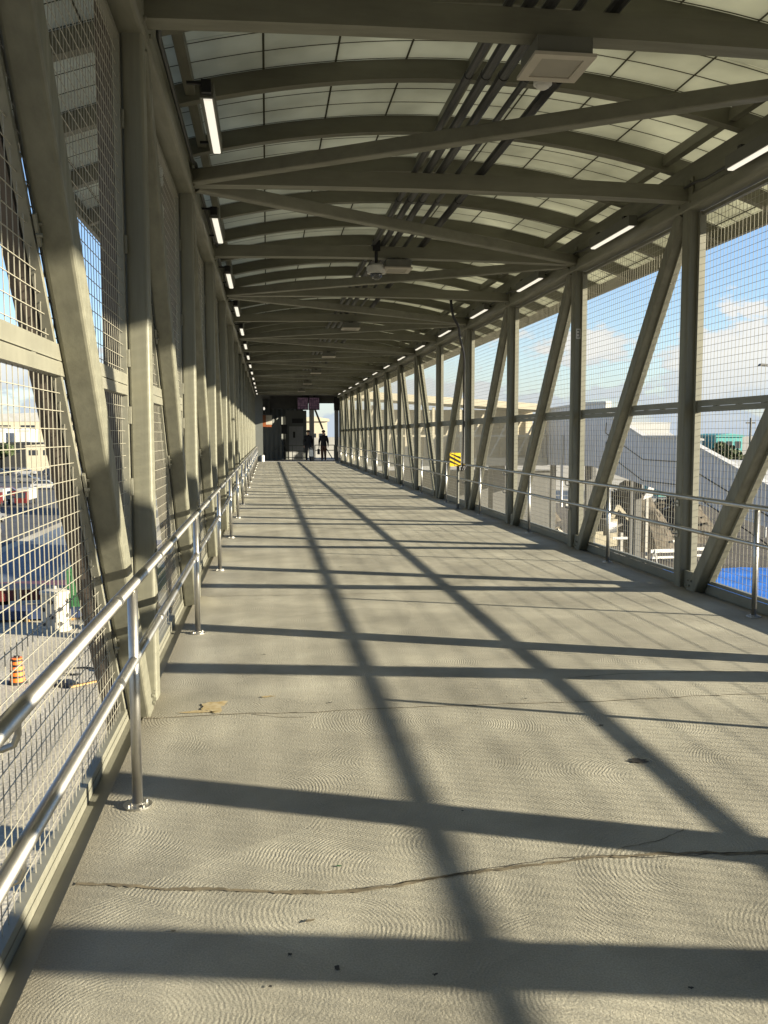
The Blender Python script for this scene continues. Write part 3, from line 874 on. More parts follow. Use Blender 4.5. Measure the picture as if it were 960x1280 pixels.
# small number plate on the second right column
root = thing('number_plate', 'small white number plate with a black 3 high on a right column', 'number plate', (XR + .06, colY(1) - .004, 3.02))
b = MB(); b.box(-.032, .032, -.004, 0, -.07, .07); b.build('plate', M['white'], root)
b = MB()
for z in (-.045, 0, .045): b.box(-.018, .018, -.006, -.0045, z - .006, z + .006)
b.box(.010, .018, -.0058, -.0045, -.045, .045); b.build('numeral', M['black'], root)

# ------------------------------------------------------------------ station hall at the far end
hall = thing('station_hall', 'dark station hall with lift and flat ceiling at the far end of the bridge', 'station hall', (CX, YE, 0))
off = Vector((CX, YE, 0))


def hp(mb, name, m, parent=None):
    o = mb.build(name, m, parent or hall); o.location = -off if parent is None else (0, 0, 0); return o


b = MB(); b.box(-3.0, 5.6, YE + .01, 66, -.4, -.004); hp(b, 'floor', M['grey'])
b = MB(); b.box(-3.0, 5.6, YE + .2, 66, 4.12, 4.4); hp(b, 'ceiling', M['darkgrey'])
b = MB(); b.box(-3.0, 2.55, 63.5, 63.8, 0, 4.12); hp(b, 'back_wall', M['hallrib'])
b = MB(); b.box(-3.2, -3.0, YE, 66, -.4, 4.12); hp(b, 'side_wall', M['hall'])
b = MB(); b.box(4.62, 4.8, YE + .02, 57.95, -.4, 4.12); hp(b, 'side_wall', M['hall'])  # added wall, blocks the sun so hall and walkers stay dark
b = MB(); b.box(-3.0, 5.6, YE + .03, YE + .19, 4.12, 4.95); hp(b, 'bulkhead', M['darkgrey'])
b = MB(); b.box(-.9, -.25, YE + .6, YE + .9, 0, 4.12); hp(b, 'column', M['hall'])
b = MB(); b.box(2.72, 3.02, 58, 58.3, 0, 4.12); hp(b, 'column', M['grey'])
b = MB(); b.box(4.35, 4.6, 58, 58.3, 0, 4.12); hp(b, 'column', M['grey'])
b = MB(); b.box(2.3, 4.6, 58.02, 58.2, 3.66, 4.118); hp(b, 'header', M['darkgrey'])
b = MB(); b.box(.2, 2.6, 57.8, 58.0, 3.3, 4.119); hp(b, 'bulkhead', M['dark'])
b = MB(); b.box(1.24, 2.62, 60, 62, 0, 3.25); lift = hp(b, 'lift_shaft', M['hall'])
b = MB(); b.box(1.45, 1.92, 59.975, 59.998, .02, 2.2); b.box(1.93, 2.4, 59.975, 59.998, .02, 2.2); hp(b, 'lift_door', M['grey'], lift)
b = MB(); b.box(1.66, 2.40, 59.94, 59.998, 2.42, 2.72); hp(b, 'indicator_panel', M['black'], lift)
b = MB(); b.box(1.72, 1.86, 59.95, 59.974, 1.45, 1.85); hp(b, 'notice', M['black'], lift)
b = MB(); b.box(.93, 1.33, 59.5, 59.6, 1.70, 2.32); b.box(1.1, 1.16, 59.52, 59.58, 0, 1.7); hp(b, 'notice_panel', M['black'])
b = MB(); b.bar((3.06, 60.3, 3.7), (3.72, 60.3, 2.0), .1, .12, (0, 1, 0)); hp(b, 'brace', M['steel'])
b = MB(); b.box(2.75, 5.4, 65.6, 65.75, 0, 1.45); hp(b, 'parapet', M['grey'])
b = MB(); b.box(-.25, .95, 59.2, 59.4, 0.0, 2.4); b.prism([(-.25, 2.4), (.95, 2.4), (.95, 2.9), (.4, 2.4)], 1, 59.2, 59.4); hp(b, 'stair_enclosure', M['hallrib'])
# railing at the stair head
root = thing('stair_railing', 'dark two-bar railing guarding the stair head in the station hall', 'railing', (.6, 57.6, 0))
b = MB()
for z in (.95, .6, .2): b.tube([(-1.0, 0, z), (1.95, 0, z)], .02, 8)
for x in (-1.0, -.4, .3, 1.0, 1.95): b.tube([(x, 0, 0), (x, 0, .95)], .02, 8)
b.tube([(-.9, .1, .25), (.35, .9, .95)], .02, 8); b.build('bars', M['housing'], root)
root = thing('railing', 'bright metal railing with sloping bar in the sunlit opening behind the walkers', 'railing', (3.75, 60.6, 0))
b = MB()
for z in (.95, .6): b.tube([(-.55, 0, z), (.75, 0, z)], .025, 8)
for x in (-.55, .0, .75): b.tube([(x, 0, 0), (x, 0, .95)], .028, 8)
b.tube([(.08, .05, .95), (.62, .05, .05)], .035, 8); b.build('bars', M['frame'], root)
for i, x in enumerate((2.28, 3.0)):
    root = thing('departure_screen', ('left' if i == 0 else 'right') + ' one of two dim purple departure screens hung from the hall ceiling', 'screen', (x, 57.5, 3.62), group='departure screens')
    b = MB(); b.box(-.35, .35, .0, .12, -.40, .42); b.box(-.04, .04, .04, .08, .42, .5); b.build('casing', M['black'], root)
    b = MB(); b.box(-.325, .325, -.006, -.001, -.36, .38); b.build('display', M['screen'], root)
root = thing('loudspeaker', 'black box loudspeaker hung at the top right of the hall opening', 'loudspeaker', (4.52, 57.6, 3.62))
b = MB(); b.prism([(-.22, -.42), (.2, -.42), (.24, .44), (-.24, .44)], 1, 0, .35); b.build('cabinet', M['black'], root)
b = MB(); b.box(-.16, .16, -.012, -.001, -.3, .36); b.build('grille', M['dark'], root)
root = thing('hanging_sign', 'white and orange box sign on the left column of the station hall', 'sign', (0.0, 56.6, 2.5))
b = MB(); b.box(-.05, .33, -.1, .1, -.22, .36); b.build('white_face', M['whitedirty'], root)
b = MB(); b.box(-.30, -.055, -.1, .1, -.36, .36); b.build('orange_face', M['orange_dull'], root)
b = MB(); b.box(-.06, .30, -.1, .1, -.37, -.225); b.build('orange_band', M['orange_dull'], root)
root = thing('wall_lamp', 'small lit lamp above the orange and white box sign', 'lamp', (-.16, 56.5, 3.15))
b = MB(); b.ball((0, 0, .12), .06, 10, 6, 1.6); b.build('globe', M['lamp'], root, True)
b = MB(); b.box(-.03, .03, 0.0, .3, -.22, .03); b.build('arm', M['black'], root)
root = thing('litter_bin', 'small pale bin at the left foot of the hall entrance', 'bin', (-.28, 55.6, -.004))
b = MB(); b.tube([(0, 0, 0), (0, 0, .34), (0, 0, .38)], [.11, .12, .10], 14); b.build('body', M['white'], root)
b = MB(); b.tube([(0, 0, .38), (0, 0, .41)], .085, 12); b.build('lid', M['grey'], root)


# ------------------------------------------------------------------ people
def person(loc, rz, label, legs, bagside, trousers_m):
    V = {}
    def v(n, x, y, z, r): V[n] = (Vector((x, y, z)), r)
    v('pelvis', 0, 0, .97, .165); v('waist', 0, .0, 1.12, .175); v('chest', 0, 0, 1.36, .195); v('collar', 0, 0, 1.48, .115)
    v('neck', 0, -.01, 1.55, .058); v('jaw', 0, -.035, 1.62, .075); v('skull', 0, -.015, 1.71, .098); v('crown', 0, 0, 1.78, .07)
    v('nose', 0, -.125, 1.665, .016)
    E_ = [('pelvis', 'waist'), ('waist', 'chest'), ('chest', 'collar'), ('collar', 'neck'), ('neck', 'jaw'), ('jaw', 'skull'), ('skull', 'crown'), ('jaw', 'nose')]
    for s in (-1, 1):
        f = legs * s
        v('hip%d' % s, s * .085, 0, .90, .13); v('knee%d' % s, s * .09, -.10 * f - .03, .50, .088)
        v('ank%d' % s, s * .09, -.15 * f if f > 0 else .17, .10 if f > 0 else .13, .064); v('toe%d' % s, s * .10, (-.15 * f if f > 0 else .17) - .17, .035 if f > 0 else .045, .036)
        v('sho%d' % s, s * .18, 0, 1.43, .098); v('elb%d' % s, s * .25, .05 + .05 * f, 1.15, .074)
        v('wri%d' % s, s * .27, .02 + .12 * f, .92, .036); v('palm%d' % s, s * .27, .0 + .13 * f, .86, .034)
        E_ += [('pelvis', 'hip%d' % s), ('hip%d' % s, 'knee%d' % s), ('knee%d' % s, 'ank%d' % s), ('ank%d' % s, 'toe%d' % s),
               ('chest', 'sho%d' % s), ('sho%d' % s, 'elb%d' % s), ('elb%d' % s, 'wri%d' % s), ('wri%d' % s, 'palm%d' % s)]
        base = V['palm%d' % s][0]
        for i, (dy, ln) in enumerate(((-.03, .065), (-.01, .075), (.012, .07), (.03, .055))):
            v('fa%d%d' % (s, i), base.x, base.y + dy, base.z - .035, .0095); v('fb%d%d' % (s, i), base.x - s * .012, base.y + dy, base.z - .035 - ln * .5, .009)
            v('fc%d%d' % (s, i), base.x - s * .032, base.y + dy, base.z - .035 - ln * .85, .008)
            E_ += [('palm%d' % s, 'fa%d%d' % (s, i)), ('fa%d%d' % (s, i), 'fb%d%d' % (s, i)), ('fb%d%d' % (s, i), 'fc%d%d' % (s, i))]
        v('ta%d' % s, base.x - s * .01, base.y - .045, base.z - .01, .011); v('tb%d' % s, base.x - s * .02, base.y - .055, base.z - .045, .009)
        E_ += [('palm%d' % s, 'ta%d' % s), ('ta%d' % s, 'tb%d' % s)]
    names = list(V); idx = {n: i for i, n in enumerate(names)}
    me = bpy.data.meshes.new('person_skeleton'); me.from_pydata([tuple(V[n][0]) for n in names], [(idx[a], idx[c]) for a, c in E_], [])
    tmp = bpy.data.objects.new('person_skeleton', me); C.objects.link(tmp)
    md = tmp.modifiers.new('skin', 'SKIN'); md.use_smooth_shade = True
    sd = tmp.modifiers.new('sub', 'SUBSURF'); sd.levels = 1; sd.render_levels = 1
    for i, n in enumerate(names):
        sv = me.skin_vertices[0].data[i]; sv.radius = (V[n][1], V[n][1] * (.72 if n in ('chest', 'waist', 'pelvis') else 1)); sv.use_root = (n == 'pelvis')
    dg = bpy.context.evaluated_depsgraph_get()
    em = bpy.data.meshes.new_from_object(tmp.evaluated_get(dg)); em.name = 'person'
    bpy.data.objects.remove(tmp); 
    em.materials.clear()
    for m in (M['jacket'], trousers_m, M['skin'], M['black']): em.materials.append(m)
    for p in em.polygons:
        c = p.center
        if c.z < .09: p.material_index = 3
        elif c.z > 1.535: p.material_index = 2
        elif abs(c.x) > .19 and c.z < .90: p.material_index = 2
        elif c.z < .88: p.material_index = 1
        else: p.material_index = 0
        p.use_smooth = True
    o = bpy.data.objects.new('person', em); C.objects.link(o); tag(o, label, 'person')
    o.location = loc; o.rotation_euler = (0, 0, rz)
    b = MB()
    rings = []
    for i in range(6):
        a = i / 5 * PI * .55; rr = .112 * math.sin(a) + .002
        rings.append([(rr * math.cos(2 * PI * q / 12), .012 + rr * math.sin(2 * PI * q / 12) * 1.08, 1.725 + .115 * math.cos(a)) for q in range(12)])
    b.loft(rings); b.build('hair', M['hair'], o, True)
    b = MB()
    for s in (-1, 1): b.ball((s * .034, -.108, 1.70), .011, 6, 4)
    b.build('eyes', M['black'], o)
    return o, V


p1, V1 = person((2.56, 56.5, 0), R(6), 'person in dark jacket and dark trousers walking, carrying a white shopping bag', 1, 1, M['trousers'])
p1.scale = (1.06,) * 3
p2, V2 = person((3.52, 56.4, 0), R(-4), 'person in dark jacket and brown trousers walking, carrying a black bag', -1, -1, M['btrousers'])
p2.scale = (1.06,) * 3
b = MB(); b.prism([(-.14, .02), (.15, .0), (.12, .42), (-.10, .44)], 1, -.09, .07); b.tube([(-.08, 0, .43), (-.04, 0, .56), (.04, 0, .56), (.08, 0, .42)], .012, 6)
o = b.build('shopping_bag', M['bag']); o.location = (2.72, 56.32, .28); tag(o, 'white shopping bag carried by the left walker', 'bag')
b = MB(); b.prism([(-.2, 0), (.2, .0), (.18, .32), (-.18, .34)], 0, -.07, .07); b.tube([(0, -.1, .33), (0, -.05, .46), (0, .05, .46), (0, .1, .33)], .012, 6)
o = b.build('holdall', M['black']); o.location = (3.20, 56.35, .42); tag(o, 'black bag hanging from the hand of the right walker', 'bag')

# ------------------------------------------------------------------ outside, right: transverse covered bridge and stair building
tb = thing('covered_bridge', 'sunlit beige covered truss bridge crossing from the station to the stair building', 'bridge', (11, 57, 0))
o_ = Vector((11, 57, 0))


def tp(mb, name, m):
    q = mb.build(name, m, tb); q.location = -o_; return q


b = MB(); b.prism([(4.9, 3.95), (17.9, 3.15), (17.9, 3.55), (4.9, 4.4)], 1, 55.6, 59.6); tp(b, 'roof', M['beige'])
for y in (56.0, 59.2):
    b = MB()
    b.box(4.9, 17.9, y - .08, y + .08, -.35, .16); tp(b, 'bottom_chord', M['beige'])
    b = MB(); b.box(4.9, 17.9, y - .06, y + .06, 1.5, 1.62); tp(b, 'mid_rail', M['beige'])
    for i in range(8):
        x = 5.2 + i * 1.75
        b = MB(); b.box(x - .07, x + .07, y - .07, y + .07, .16, 3.7 - .06 * (x - 5)); tp(b, 'post', M['beige'])
        if i < 7:
            b = MB(); b.bar((x + .15, y, .2), (x + 1.5, y, 3.4 - .06 * (x - 4)), .1, .1, (0, 1, 0)); tp(b, 'diagonal', M['beige'])
b = MB(); b.box(4.9, 17.9, 56.1, 59.1, -.3, -.1); tp(b, 'deck', M['grey'])
b = MB(); b.box(4.9, 17.9, 59.3, 59.35, .1, 3.3); tp(b, 'rear_screen', M['beige'])
for x in (9, 15):
    b = MB(); b.box(x - .4, x + .4, 57, 58.2, -7, -.36); tp(b, 'pier', M['darkgrey'])

sb = thing('stair_building', 'long stepped stair building in white ribbed cladding outside the right wall', 'stair building', (19.8, 43, -7))
o_ = Vector((19.8, 43, -7))


def sp_(mb, name, m):
    q = mb.build(name, m, sb); q.location = -o_; return q


SC = 1.2
prof_top = [(48.75, 2.91), (41.0, 3.05), (38.4, 3.0), (38.5, 2.55), (34.4, 1.47), (31.2, 1.47), (25.2, 0.0), (24.7, 0.0)]
prof_bot = [(24.7, -1.26), (25.2, -1.2), (34.6, -.38), (40.1, .15), (48.6, -.05), (48.75, -.05)]
prof_top = [(y * SC, 1.6 + (z - 1.6) * SC) for y, z in prof_top]; prof_bot = [(y * SC, 1.6 + (z - 1.6) * SC) for y, z in prof_bot]
b = MB(); b.prism(prof_top + prof_bot, 0, 18.0, 18.16); sp_(b, 'wall', M['corr'])
b = MB(); b.prism([(y, z - 1.0) for y, z in prof_top] + prof_bot, 0, 18.161, 21.6); sp_(b, 'roof_body', M['roofgrey'])
b = MB()
for i in range(len(prof_top) - 1):
    (ya, za), (yb, zb) = prof_top[i], prof_top[i + 1]
    b.bar((18.08, ya, za + .06), (18.08, yb, zb + .06), .30, .12, (1, 0, 0))
sp_(b, 'coping', M['white'])
for dz in (1.02, 2.04):
    b = MB()
    for i in range(2, len(prof_top) - 1):
        (ya, za), (yb, zb) = prof_top[i], prof_top[i + 1]
        b.bar((17.985, ya, za - dz), (17.985, yb, zb - dz), .02, .045, (1, 0, 0))
    sp_(b, 'joint', M['dark'])
for y in (31, 37, 43, 50, 56.5):
    for x in (18.5, 21.2):
        if y < 40: continue
        b = MB(); b.box(x - .16, x + .16, y - .16, y + .16, -7, -.15 if y > 41 else (-.75 if y > 36 else -1.3)); sp_(b, 'post', M['darkgrey'])
b = MB(); b.tube([(17.9, 53, 1.6), (17.9, 53, -.6), (17.9, 53, -2.8)], .08, 8); sp_(b, 'downpipe', M['white'])

# blue tarpaulin laid on the yard
b = MB(); n = 28
vs = []; fs = []
for j in range(n + 1):
    for i in range(n + 1):
        x = 23.6 + 26 * i / n; y = 33 + 20.6 * j / n
        vs.append((x, y, -6.93 + .10 * noise.noise((x * .35, y * .35, 3)) + .05 * noise.noise((x * 1.1, y * 1.1, 5))))
for j in range(n):
    for i in range(n):
        a = j * (n + 1) + i; fs.append((a, a + 1, a + n + 2, a + n + 1))
b._add(vs, fs); tag(b.build('tarpaulin', M['tarp'], smooth=True), 'bright blue tarpaulin spread on the ground beyond the right handrail', 'tarpaulin')


def heap(cx, cy, rx, ry, h, label, seed, m='debris'):
    b = MB(); n = 22; vs = []; fs = []
    for j in range(9):
        t = j / 8
        for i in range(n):
            a = 2 * PI * i / n
            rr = t * (1 + .35 * noise.noise((math.cos(a) * 2 + seed, math.sin(a) * 2, seed)))
            z = h * (1 - t ** 1.6) * (1 + .45 * noise.noise((cx + rx * rr * math.cos(a) * 1.0, cy + ry * rr * math.sin(a), seed)))
            vs.append((cx + rx * rr * math.cos(a), cy + ry * rr * math.sin(a), -7.0 + max(0, z) - (.05 if j == 8 else 0)))
    for j in range(8):
        for i in range(n):
            a = j * n + i; c = j * n + (i + 1) % n
            fs.append((a, c, c + n, a + n))
    b._add(vs, fs)
    rnd = random.Random(seed)
    for q in range(60):
        a = rnd.uniform(0, 2 * PI); t = rnd.uniform(.1, .95); s = rnd.uniform(.12, .5)
        p = Vector((cx + rx * t * math.cos(a), cy + ry * t * math.sin(a), -7 + h * (1 - t ** 1.6)))
        d = Vector((rnd.uniform(-1, 1), rnd.uniform(-1, 1), rnd.uniform(-.4, .6))).normalized()
        b.bar(p - d * s, p + d * s, s * rnd.uniform(.3, .9), s * rnd.uniform(.2, .6), None, mi=1 if rnd.random() < .16 else 0)
    return tag(b.build('rubble_heap', [M[m], M['whitedirty']]), label, 'rubble heap', 'rubble heaps')


heap(27.5, 66, 4.6, 4, 4.6, 'tall brown rubble heap with pale scraps behind the blue tarpaulin', 3)
heap(33.5, 70, 4, 3.5, 3.6, 'lower brown rubble heap to the right, partly behind the right diagonal', 9)
heap(19.8, 63, 2.6, 3, 2.4, 'dark rubble heap beside the stair building posts', 14)
heap(24.5, 88, 5, 4, 4.2, 'far brown rubble heap seen under the stair building', 21)


# small construction machine among the heaps
root = thing('excavator', 'small pale excavator with raised arm among the rubble heaps', 'excavator', (23.2, 60.5, -7), R(25))
b = MB()
for y in (-.8, .8): b.prism([(-1.4, .1), (1.4, .1), (1.6, .4), (1.3, .75), (-1.3, .75), (-1.6, .4)], 1, y - .22, y + .22)
b.build('track', M['rubber'], root)
b = MB(); b.box(-1.3, 1.0, -.85, .85, .8, 1.6); b.box(-1.35, -.4, -.8, .8, 1.6, 1.9); b.build('body', M['machine'], root)
b = MB(); b.box(.0, 1.0, -.85, .05, 1.6, 2.7); cab = b.build('cab', M['machine'], root)
b = MB(); b.box(.1, .9, -.862, -.852, 1.75, 2.55); b.box(1.002, 1.012, -.75, -.05, 1.75, 2.55); b.build('window', M['glass'], cab)
b = MB(); b.bar((.9, .45, 1.5), (2.3, .45, 3.5), .25, .35, (0, 1, 0)); b.bar((2.3, .45, 3.5), (3.6, .45, 2.3), .2, .28, (0, 1, 0)); b.build('arm', M['machine'], root)
b = MB(); b.prism([(3.4, 2.4), (3.9, 2.3), (3.9, 1.5), (3.3, 1.4)], 1, .1, .8); b.build('bucket', M['dark'], root)
# white site posts
root_p = None
for i, (x, y, h, lab) in enumerate(((20.3, 57.5, 4.3, 'white site post with crossbar, left one near the stair building'), (21.6, 52.5, 2.6, 'short white site post in the middle of the dirt yard'), (25.2, 57.0, 4.6, 'tall pale post with a leaning white board above the rubble'))):
    root = thing('site_post', lab, 'post', (x, y, -7), group='white site posts')
    b = MB(); b.box(-.09, .09, -.09, .09, 0, h); b.build('post', M['whitedirty'], root)
    b = MB()
    if i == 2: b.prism([(-.35, h - .3), (.3, h - .1), (.5, h + .7), (.15, h + .8)], 1, -.14, -.095)
    else: b.box(-.6, .6, -.14, -.095, h - .4, h - .25); b.box(-.9, .9, -.6, -.2, .3, .45)
    b.build('board', M['white'], root)
for i, (x, y, rz, lab) in enumerate(((26.5, 56.6, .1, 'pale site barrier left of the blue tarpaulin corner'), (22.0, 55.4, -.2, 'pale site barrier nearest the stair building'), (29.5, 57.2, .05, 'pale site barrier behind the tarpaulin edge'))):
    root = thing('site_barrier', lab, 'barrier', (x, y, -7), rz, group='site barriers')
    b = MB(); b.box(-1.2, 1.2, -.04, .04, .75, .98); b.box(-1.2, 1.2, -.04, .04, .35, .5); b.build('board', M['white'], root)
    for s in (-1, 1):
        b = MB(); b.bar((s * .9, -.35, 0), (s * .9, 0, 1.0), .07, .07); b.bar((s * .9, .35, 0), (s * .9, 0, 1.0), .07, .07); b.build('leg', M['grey'], root)

# street lamps and mast
def lamp(x, y, h, lab):
    root = thing('street_lamp', lab, 'street lamp', (x, y, -7))
    b = MB(); b.tube([(0, 0, 0), (0, 0, h - .3), (-.1, 0, h - .05), (-.5, 0, h)], [.12, .08, .07, .06], 8); b.build('pole', M['grey'], root)
    b = MB(); b.prism([(-1.1, h - .02), (-.4, h - .06), (-.4, h + .12), (-.9, h + .16)], 1, -.22, .22); b.build('lamp_head', M['darkgrey'], root)


lamp(41.4, 70, 14.3, 'tall grey street lamp standing against the sky at the far right')
root = thing('mast', 'thin dark mast rising behind the teal building', 'mast', (68.2, 120, -7))
b = MB(); b.tube([(0, 0, 0), (0, 0, 11)], [.18, .12], 8); b.build('pole', M['dark'], root)
b = MB(); b.box(-.7, .7, -.06, .06, 10.2, 10.4); b.build('crossarm', M['dark'], root)


def block(name, label, cat, x0, x1, y0, y1, z1, m, roof_m, wins=None, group=None, roof=.5):
    root = thing(name, label, cat, ((x0 + x1) / 2, (y0 + y1) / 2, -7), group=group)
    hx, hy = (x1 - x0) / 2, (y1 - y0) / 2; h = z1 + 7
    b = MB(); b.box(-hx, hx, -hy, hy, 0, h); b.build('wall', m, root)
    b = MB(); b.prism([(-hx - .2, h), (hx + .2, h), (hx + .2, h + roof * .5), (0, h + roof), (-hx - .2, h + roof * .5)], 1, -hy - .2, hy + .2); b.build('roof', roof_m, root)
    if wins:
        n, z0, z2 = wins
        for i in range(n):
            x = -hx + 2 * hx * (i + .5) / n; w = hx / n * .6
            b = MB(); b.box(x - w, x + w, -hy - .05, -hy - .002, h + z0, h + z2); b.build('window', M['glass'], root)
    return root


block('teal_building', 'low teal building on the right horizon beside the mast', 'building', 62.6, 66.5, 119, 126, 1.3, M['teal'], M['teal'], (3, -1.6, -.6))
block('blue_building', 'small grey-blue building left of the teal one on the right horizon', 'building', 58.5, 60.5, 119, 125, .8, mat('grey_blue_cladding', (.12, .18, .24), .6), M['roofgrey'], (2, -1.5, -.6))
block('teal_shed', 'tiny teal shed on the right horizon beside the right column', 'shed', 54.2, 56.2, 119, 124, .5, M['teal'], M['roofgrey'], (2, -1.4, -.6))
block('beige_building', 'sunlit beige building seen through the opening behind the walkers', 'building', 3.2, 6.0, 90, 98, 3.0, M['beige'], M['beige'], (3, -2.6, -1.2))
block('warehouse', 'long low grey warehouse across the left horizon', 'warehouse', -190, -60, 520, 560, 9.5, M['beige'], M['roofgrey'], (10, -5, -2), roof=5)
block('storage_building', 'large white storage building at the far left edge', 'building', -100, -83.2, 300, 320, 3.2, M['white'], M['white'], (2, -6, -4), roof=1.2)
block('white_shed', 'small white shed right of the large storage building', 'building', -79.4, -75.5, 300, 310, 3.2, M['white'], M['white'], (1, -6, -4), roof=.8)
block('site_cabin', 'beige site cabin with dark windows on the left beside the diagonal', 'cabin', -58.8, -52, 230, 240, -1.0, M['beige'], M['beige'], (2, -2.2, -.9))
block('dark_shed', 'dark low shed between the white buildings and the cabin', 'shed', -76, -62, 260, 270, -.6, M['dark'], M['dark'], (3, -2.4, -1.2))
block('retaining_wall', 'dark concrete wall below the beige covered bridge', 'wall', 5.5, 20, 61, 61.6, -.9, M['darkgrey'], M['darkgrey'], None, roof=.1)


def tree(x, y, h, r, lab, seed):
    rnd = random.Random(seed)
    root = thing('tree', lab, 'tree', (x, y, -7), group='trees on the horizon')
    b = MB(); b.tube([(0, 0, 0), (.1, 0, h * .5), (0, .1, h * .85)], [.28, .18, .06], 7)
    for q in range(6):
        a = q * 1.05; b.tube([(.05, 0, h * .4), (math.cos(a) * r * .5, math.sin(a) * r * .5, h * .62)], [.12, .04], 5)
    b.build('trunk', M['bark'], root)
    b = MB()
    cl = [(Vector((rnd.uniform(-1, 1) * r * .6, rnd.uniform(-1, 1) * r * .6, h * rnd.uniform(.5, .95))), rnd.uniform(.3, .5) * r) for _ in range(11)]
    for c, cr in cl:
        for q in range(85):
            d = Vector((rnd.gauss(0, 1), rnd.gauss(0, 1), rnd.gauss(0, 1))).normalized() * cr * rnd.uniform(.5, 1.05)
            p = c + d; n = Vector((rnd.gauss(0, 1), rnd.gauss(0, 1), rnd.gauss(0, 1))).normalized(); s = n.orthogonal().normalized() * .2; u = n.cross(s)
            b._add([p - s - u, p + s - u, p + s + u, p - s + u], [(0, 1, 2, 3)])
    b.build('crown', M['leaf'], root)


tree(61.0, 112, 7.2, 2.6, 'dark tree in front of the grey-blue and teal buildings', 1)
tree(57.0, 112, 6.7, 2.4, 'dark tree close to the right column on the horizon', 2)
tree(66.5, 113, 6.6, 2.5, 'dark tree right of the teal building', 3)
tree(-69, 245, 6.0, 3.6, 'dark tree on the left beyond the car park, left of the cabin', 4)
tree(-77, 238, 5.4, 3.4, 'dark tree at the left edge of the car park', 5)


# ------------------------------------------------------------------ vehicles
def car(col):
    root = thing('parked_car', '', 'car', group='parked cars')
    b = MB(); pr = [(-2.2, .30), (2.2, .30), (2.25, .62), (2.1, .80), (1.05, .92), (-1.9, .95), (-2.2, .82)]
    b.prism(pr, 1, -.88, .88); b.build('body', col, root)
    b = MB()
    lo = [(1.1, .92), (-1.85, .95)]; hi = [(.35, 1.42), (-1.3, 1.42)]
    vs = [(1.1, -.82, .921), (1.1, .82, .921), (-1.85, .82, .951), (-1.85, -.82, .951), (.35, -.64, 1.42), (.35, .64, 1.42), (-1.3, .64, 1.42), (-1.3, -.64, 1.42)]
    b._add(vs, [(0, 1, 5, 4), (1, 2, 6, 5), (2, 3, 7, 6), (3, 0, 4, 7)]); b.build('window', M['glass'], root)
    b = MB(); b.box(-1.32, .37, -.65, .65, 1.42, 1.46)
    for x0, x1 in ((.35, 1.1), (-1.3, -1.85)):
        for s in (-1, 1): b.bar((x0, s * .65, 1.43), (x1, s * .83, .94), .07, .05)
    b.bar((-.5, -.655, 1.43), (-.5, -.835, .94), .07, .03); b.bar((-.5, .655, 1.43), (-.5, .835, .94), .07, .03)
    b.build('roof', col, root)
    for x in (-1.35, 1.4):
        for s in (-1, 1):
            b = MB(); b.tube([(x, s * .72, .32), (x, s * .90, .32)], .32, 14); w = b.build('wheel', M['rubber'], root)
            b = MB(); b.tube([(x, s * .90, .32), (x, s * .91, .32)], .19, 12); b.build('rim', M['silver'], w)
    for s in (-1, 1):
        b = MB(); b.box(2.2, 2.265, s * .65 - .16, s * .65 + .16, .58, .70); b.build('headlight', M['white'], root)
    return root


cp = {'silver': car(M['silver']), 'navy': car(M['navy']), 'white': car(M['carwhite']), 'red': car(M['red'])}
used = set()
CARS = [('silver', -27.4, 92, R(80), 'silver car parked at the left edge beyond the blue-grey road'),
        ('navy', -24.2, 80, R(85), 'dark car parked nearest to the bridge shadow on the left'),
        ('red', -36.0, 131, R(5), 'dark red car parked behind the two box trucks'),
        ('white', -35.5, 150, R(5), 'white car parked behind the box trucks at the left edge'),
        ('navy', -31, 150, R(3), 'dark car parked right of the white car behind the trucks'),
        ('silver', -44, 172, R(2), 'silver car at the left end of the middle parked row'),
        ('navy', -38.5, 172, R(-2), 'dark car in the middle of the middle parked row'),
        ('silver', -33.5, 172, R(3), 'silver car at the right end of the middle parked row'),
        ('navy', -58, 205, R(1), 'dark car at the left end of the farthest parked row'),
        ('white', -52.5, 205, R(-1), 'white car second in the farthest parked row'),
        ('navy', -47, 205, R(2), 'dark car third in the farthest parked row'),
        ('silver', -41.5, 205, R(1), 'silver car at the right end of the farthest parked row')]
for nm, x, y, rz, lab in CARS:
    if nm not in used:
        used.add(nm); o = cp[nm]; o.location = (x, y, -6.988); o.rotation_euler = (0, 0, rz); o['label'] = lab
    else:
        copy_tree(cp[nm], (x, y, -6.988), lab, rz)
for i, (x, y, lab) in enumerate(((-33.0, 116, 'red and grey box truck, left of the two standing side by side'), (-30.2, 117, 'red and grey box truck, right of the two standing side by side'))):
    root = thing('box_truck', lab, 'truck', (x, y, -6.988), R(-90), group='red and grey box trucks'); root.scale = (.66,) * 3
    b = MB(); b.box(-4, 1.6, -1.1, 1.1, 1.0, 3.1); b.build('cargo_box', M['grey'], root)
    b = MB(); b.prism([(1.7, .5), (3.6, .5), (3.65, 1.3), (3.2, 2.5), (1.7, 2.6)], 1, -1.05, 1.05); cb = b.build('cab', M['red'], root)
    b = MB(); b._add([(3.645, -.9, 1.45), (3.645, .9, 1.45), (3.245, .9, 2.42), (3.245, -.9, 2.42)], [(0, 1, 2, 3)]); b.build('windscreen', M['glass'], cb)
    b = MB(); b.box(-4, 3.5, -.5, .5, .6, .98); b.build('chassis', M['dark'], root)
    for wx in (-2.8, 2.6):
        for s in (-1, 1):
            b = MB(); b.tube([(wx, s * .8, .48), (wx, s * 1.08, .48)], .48, 14); b.build('wheel', M['rubber'], root)

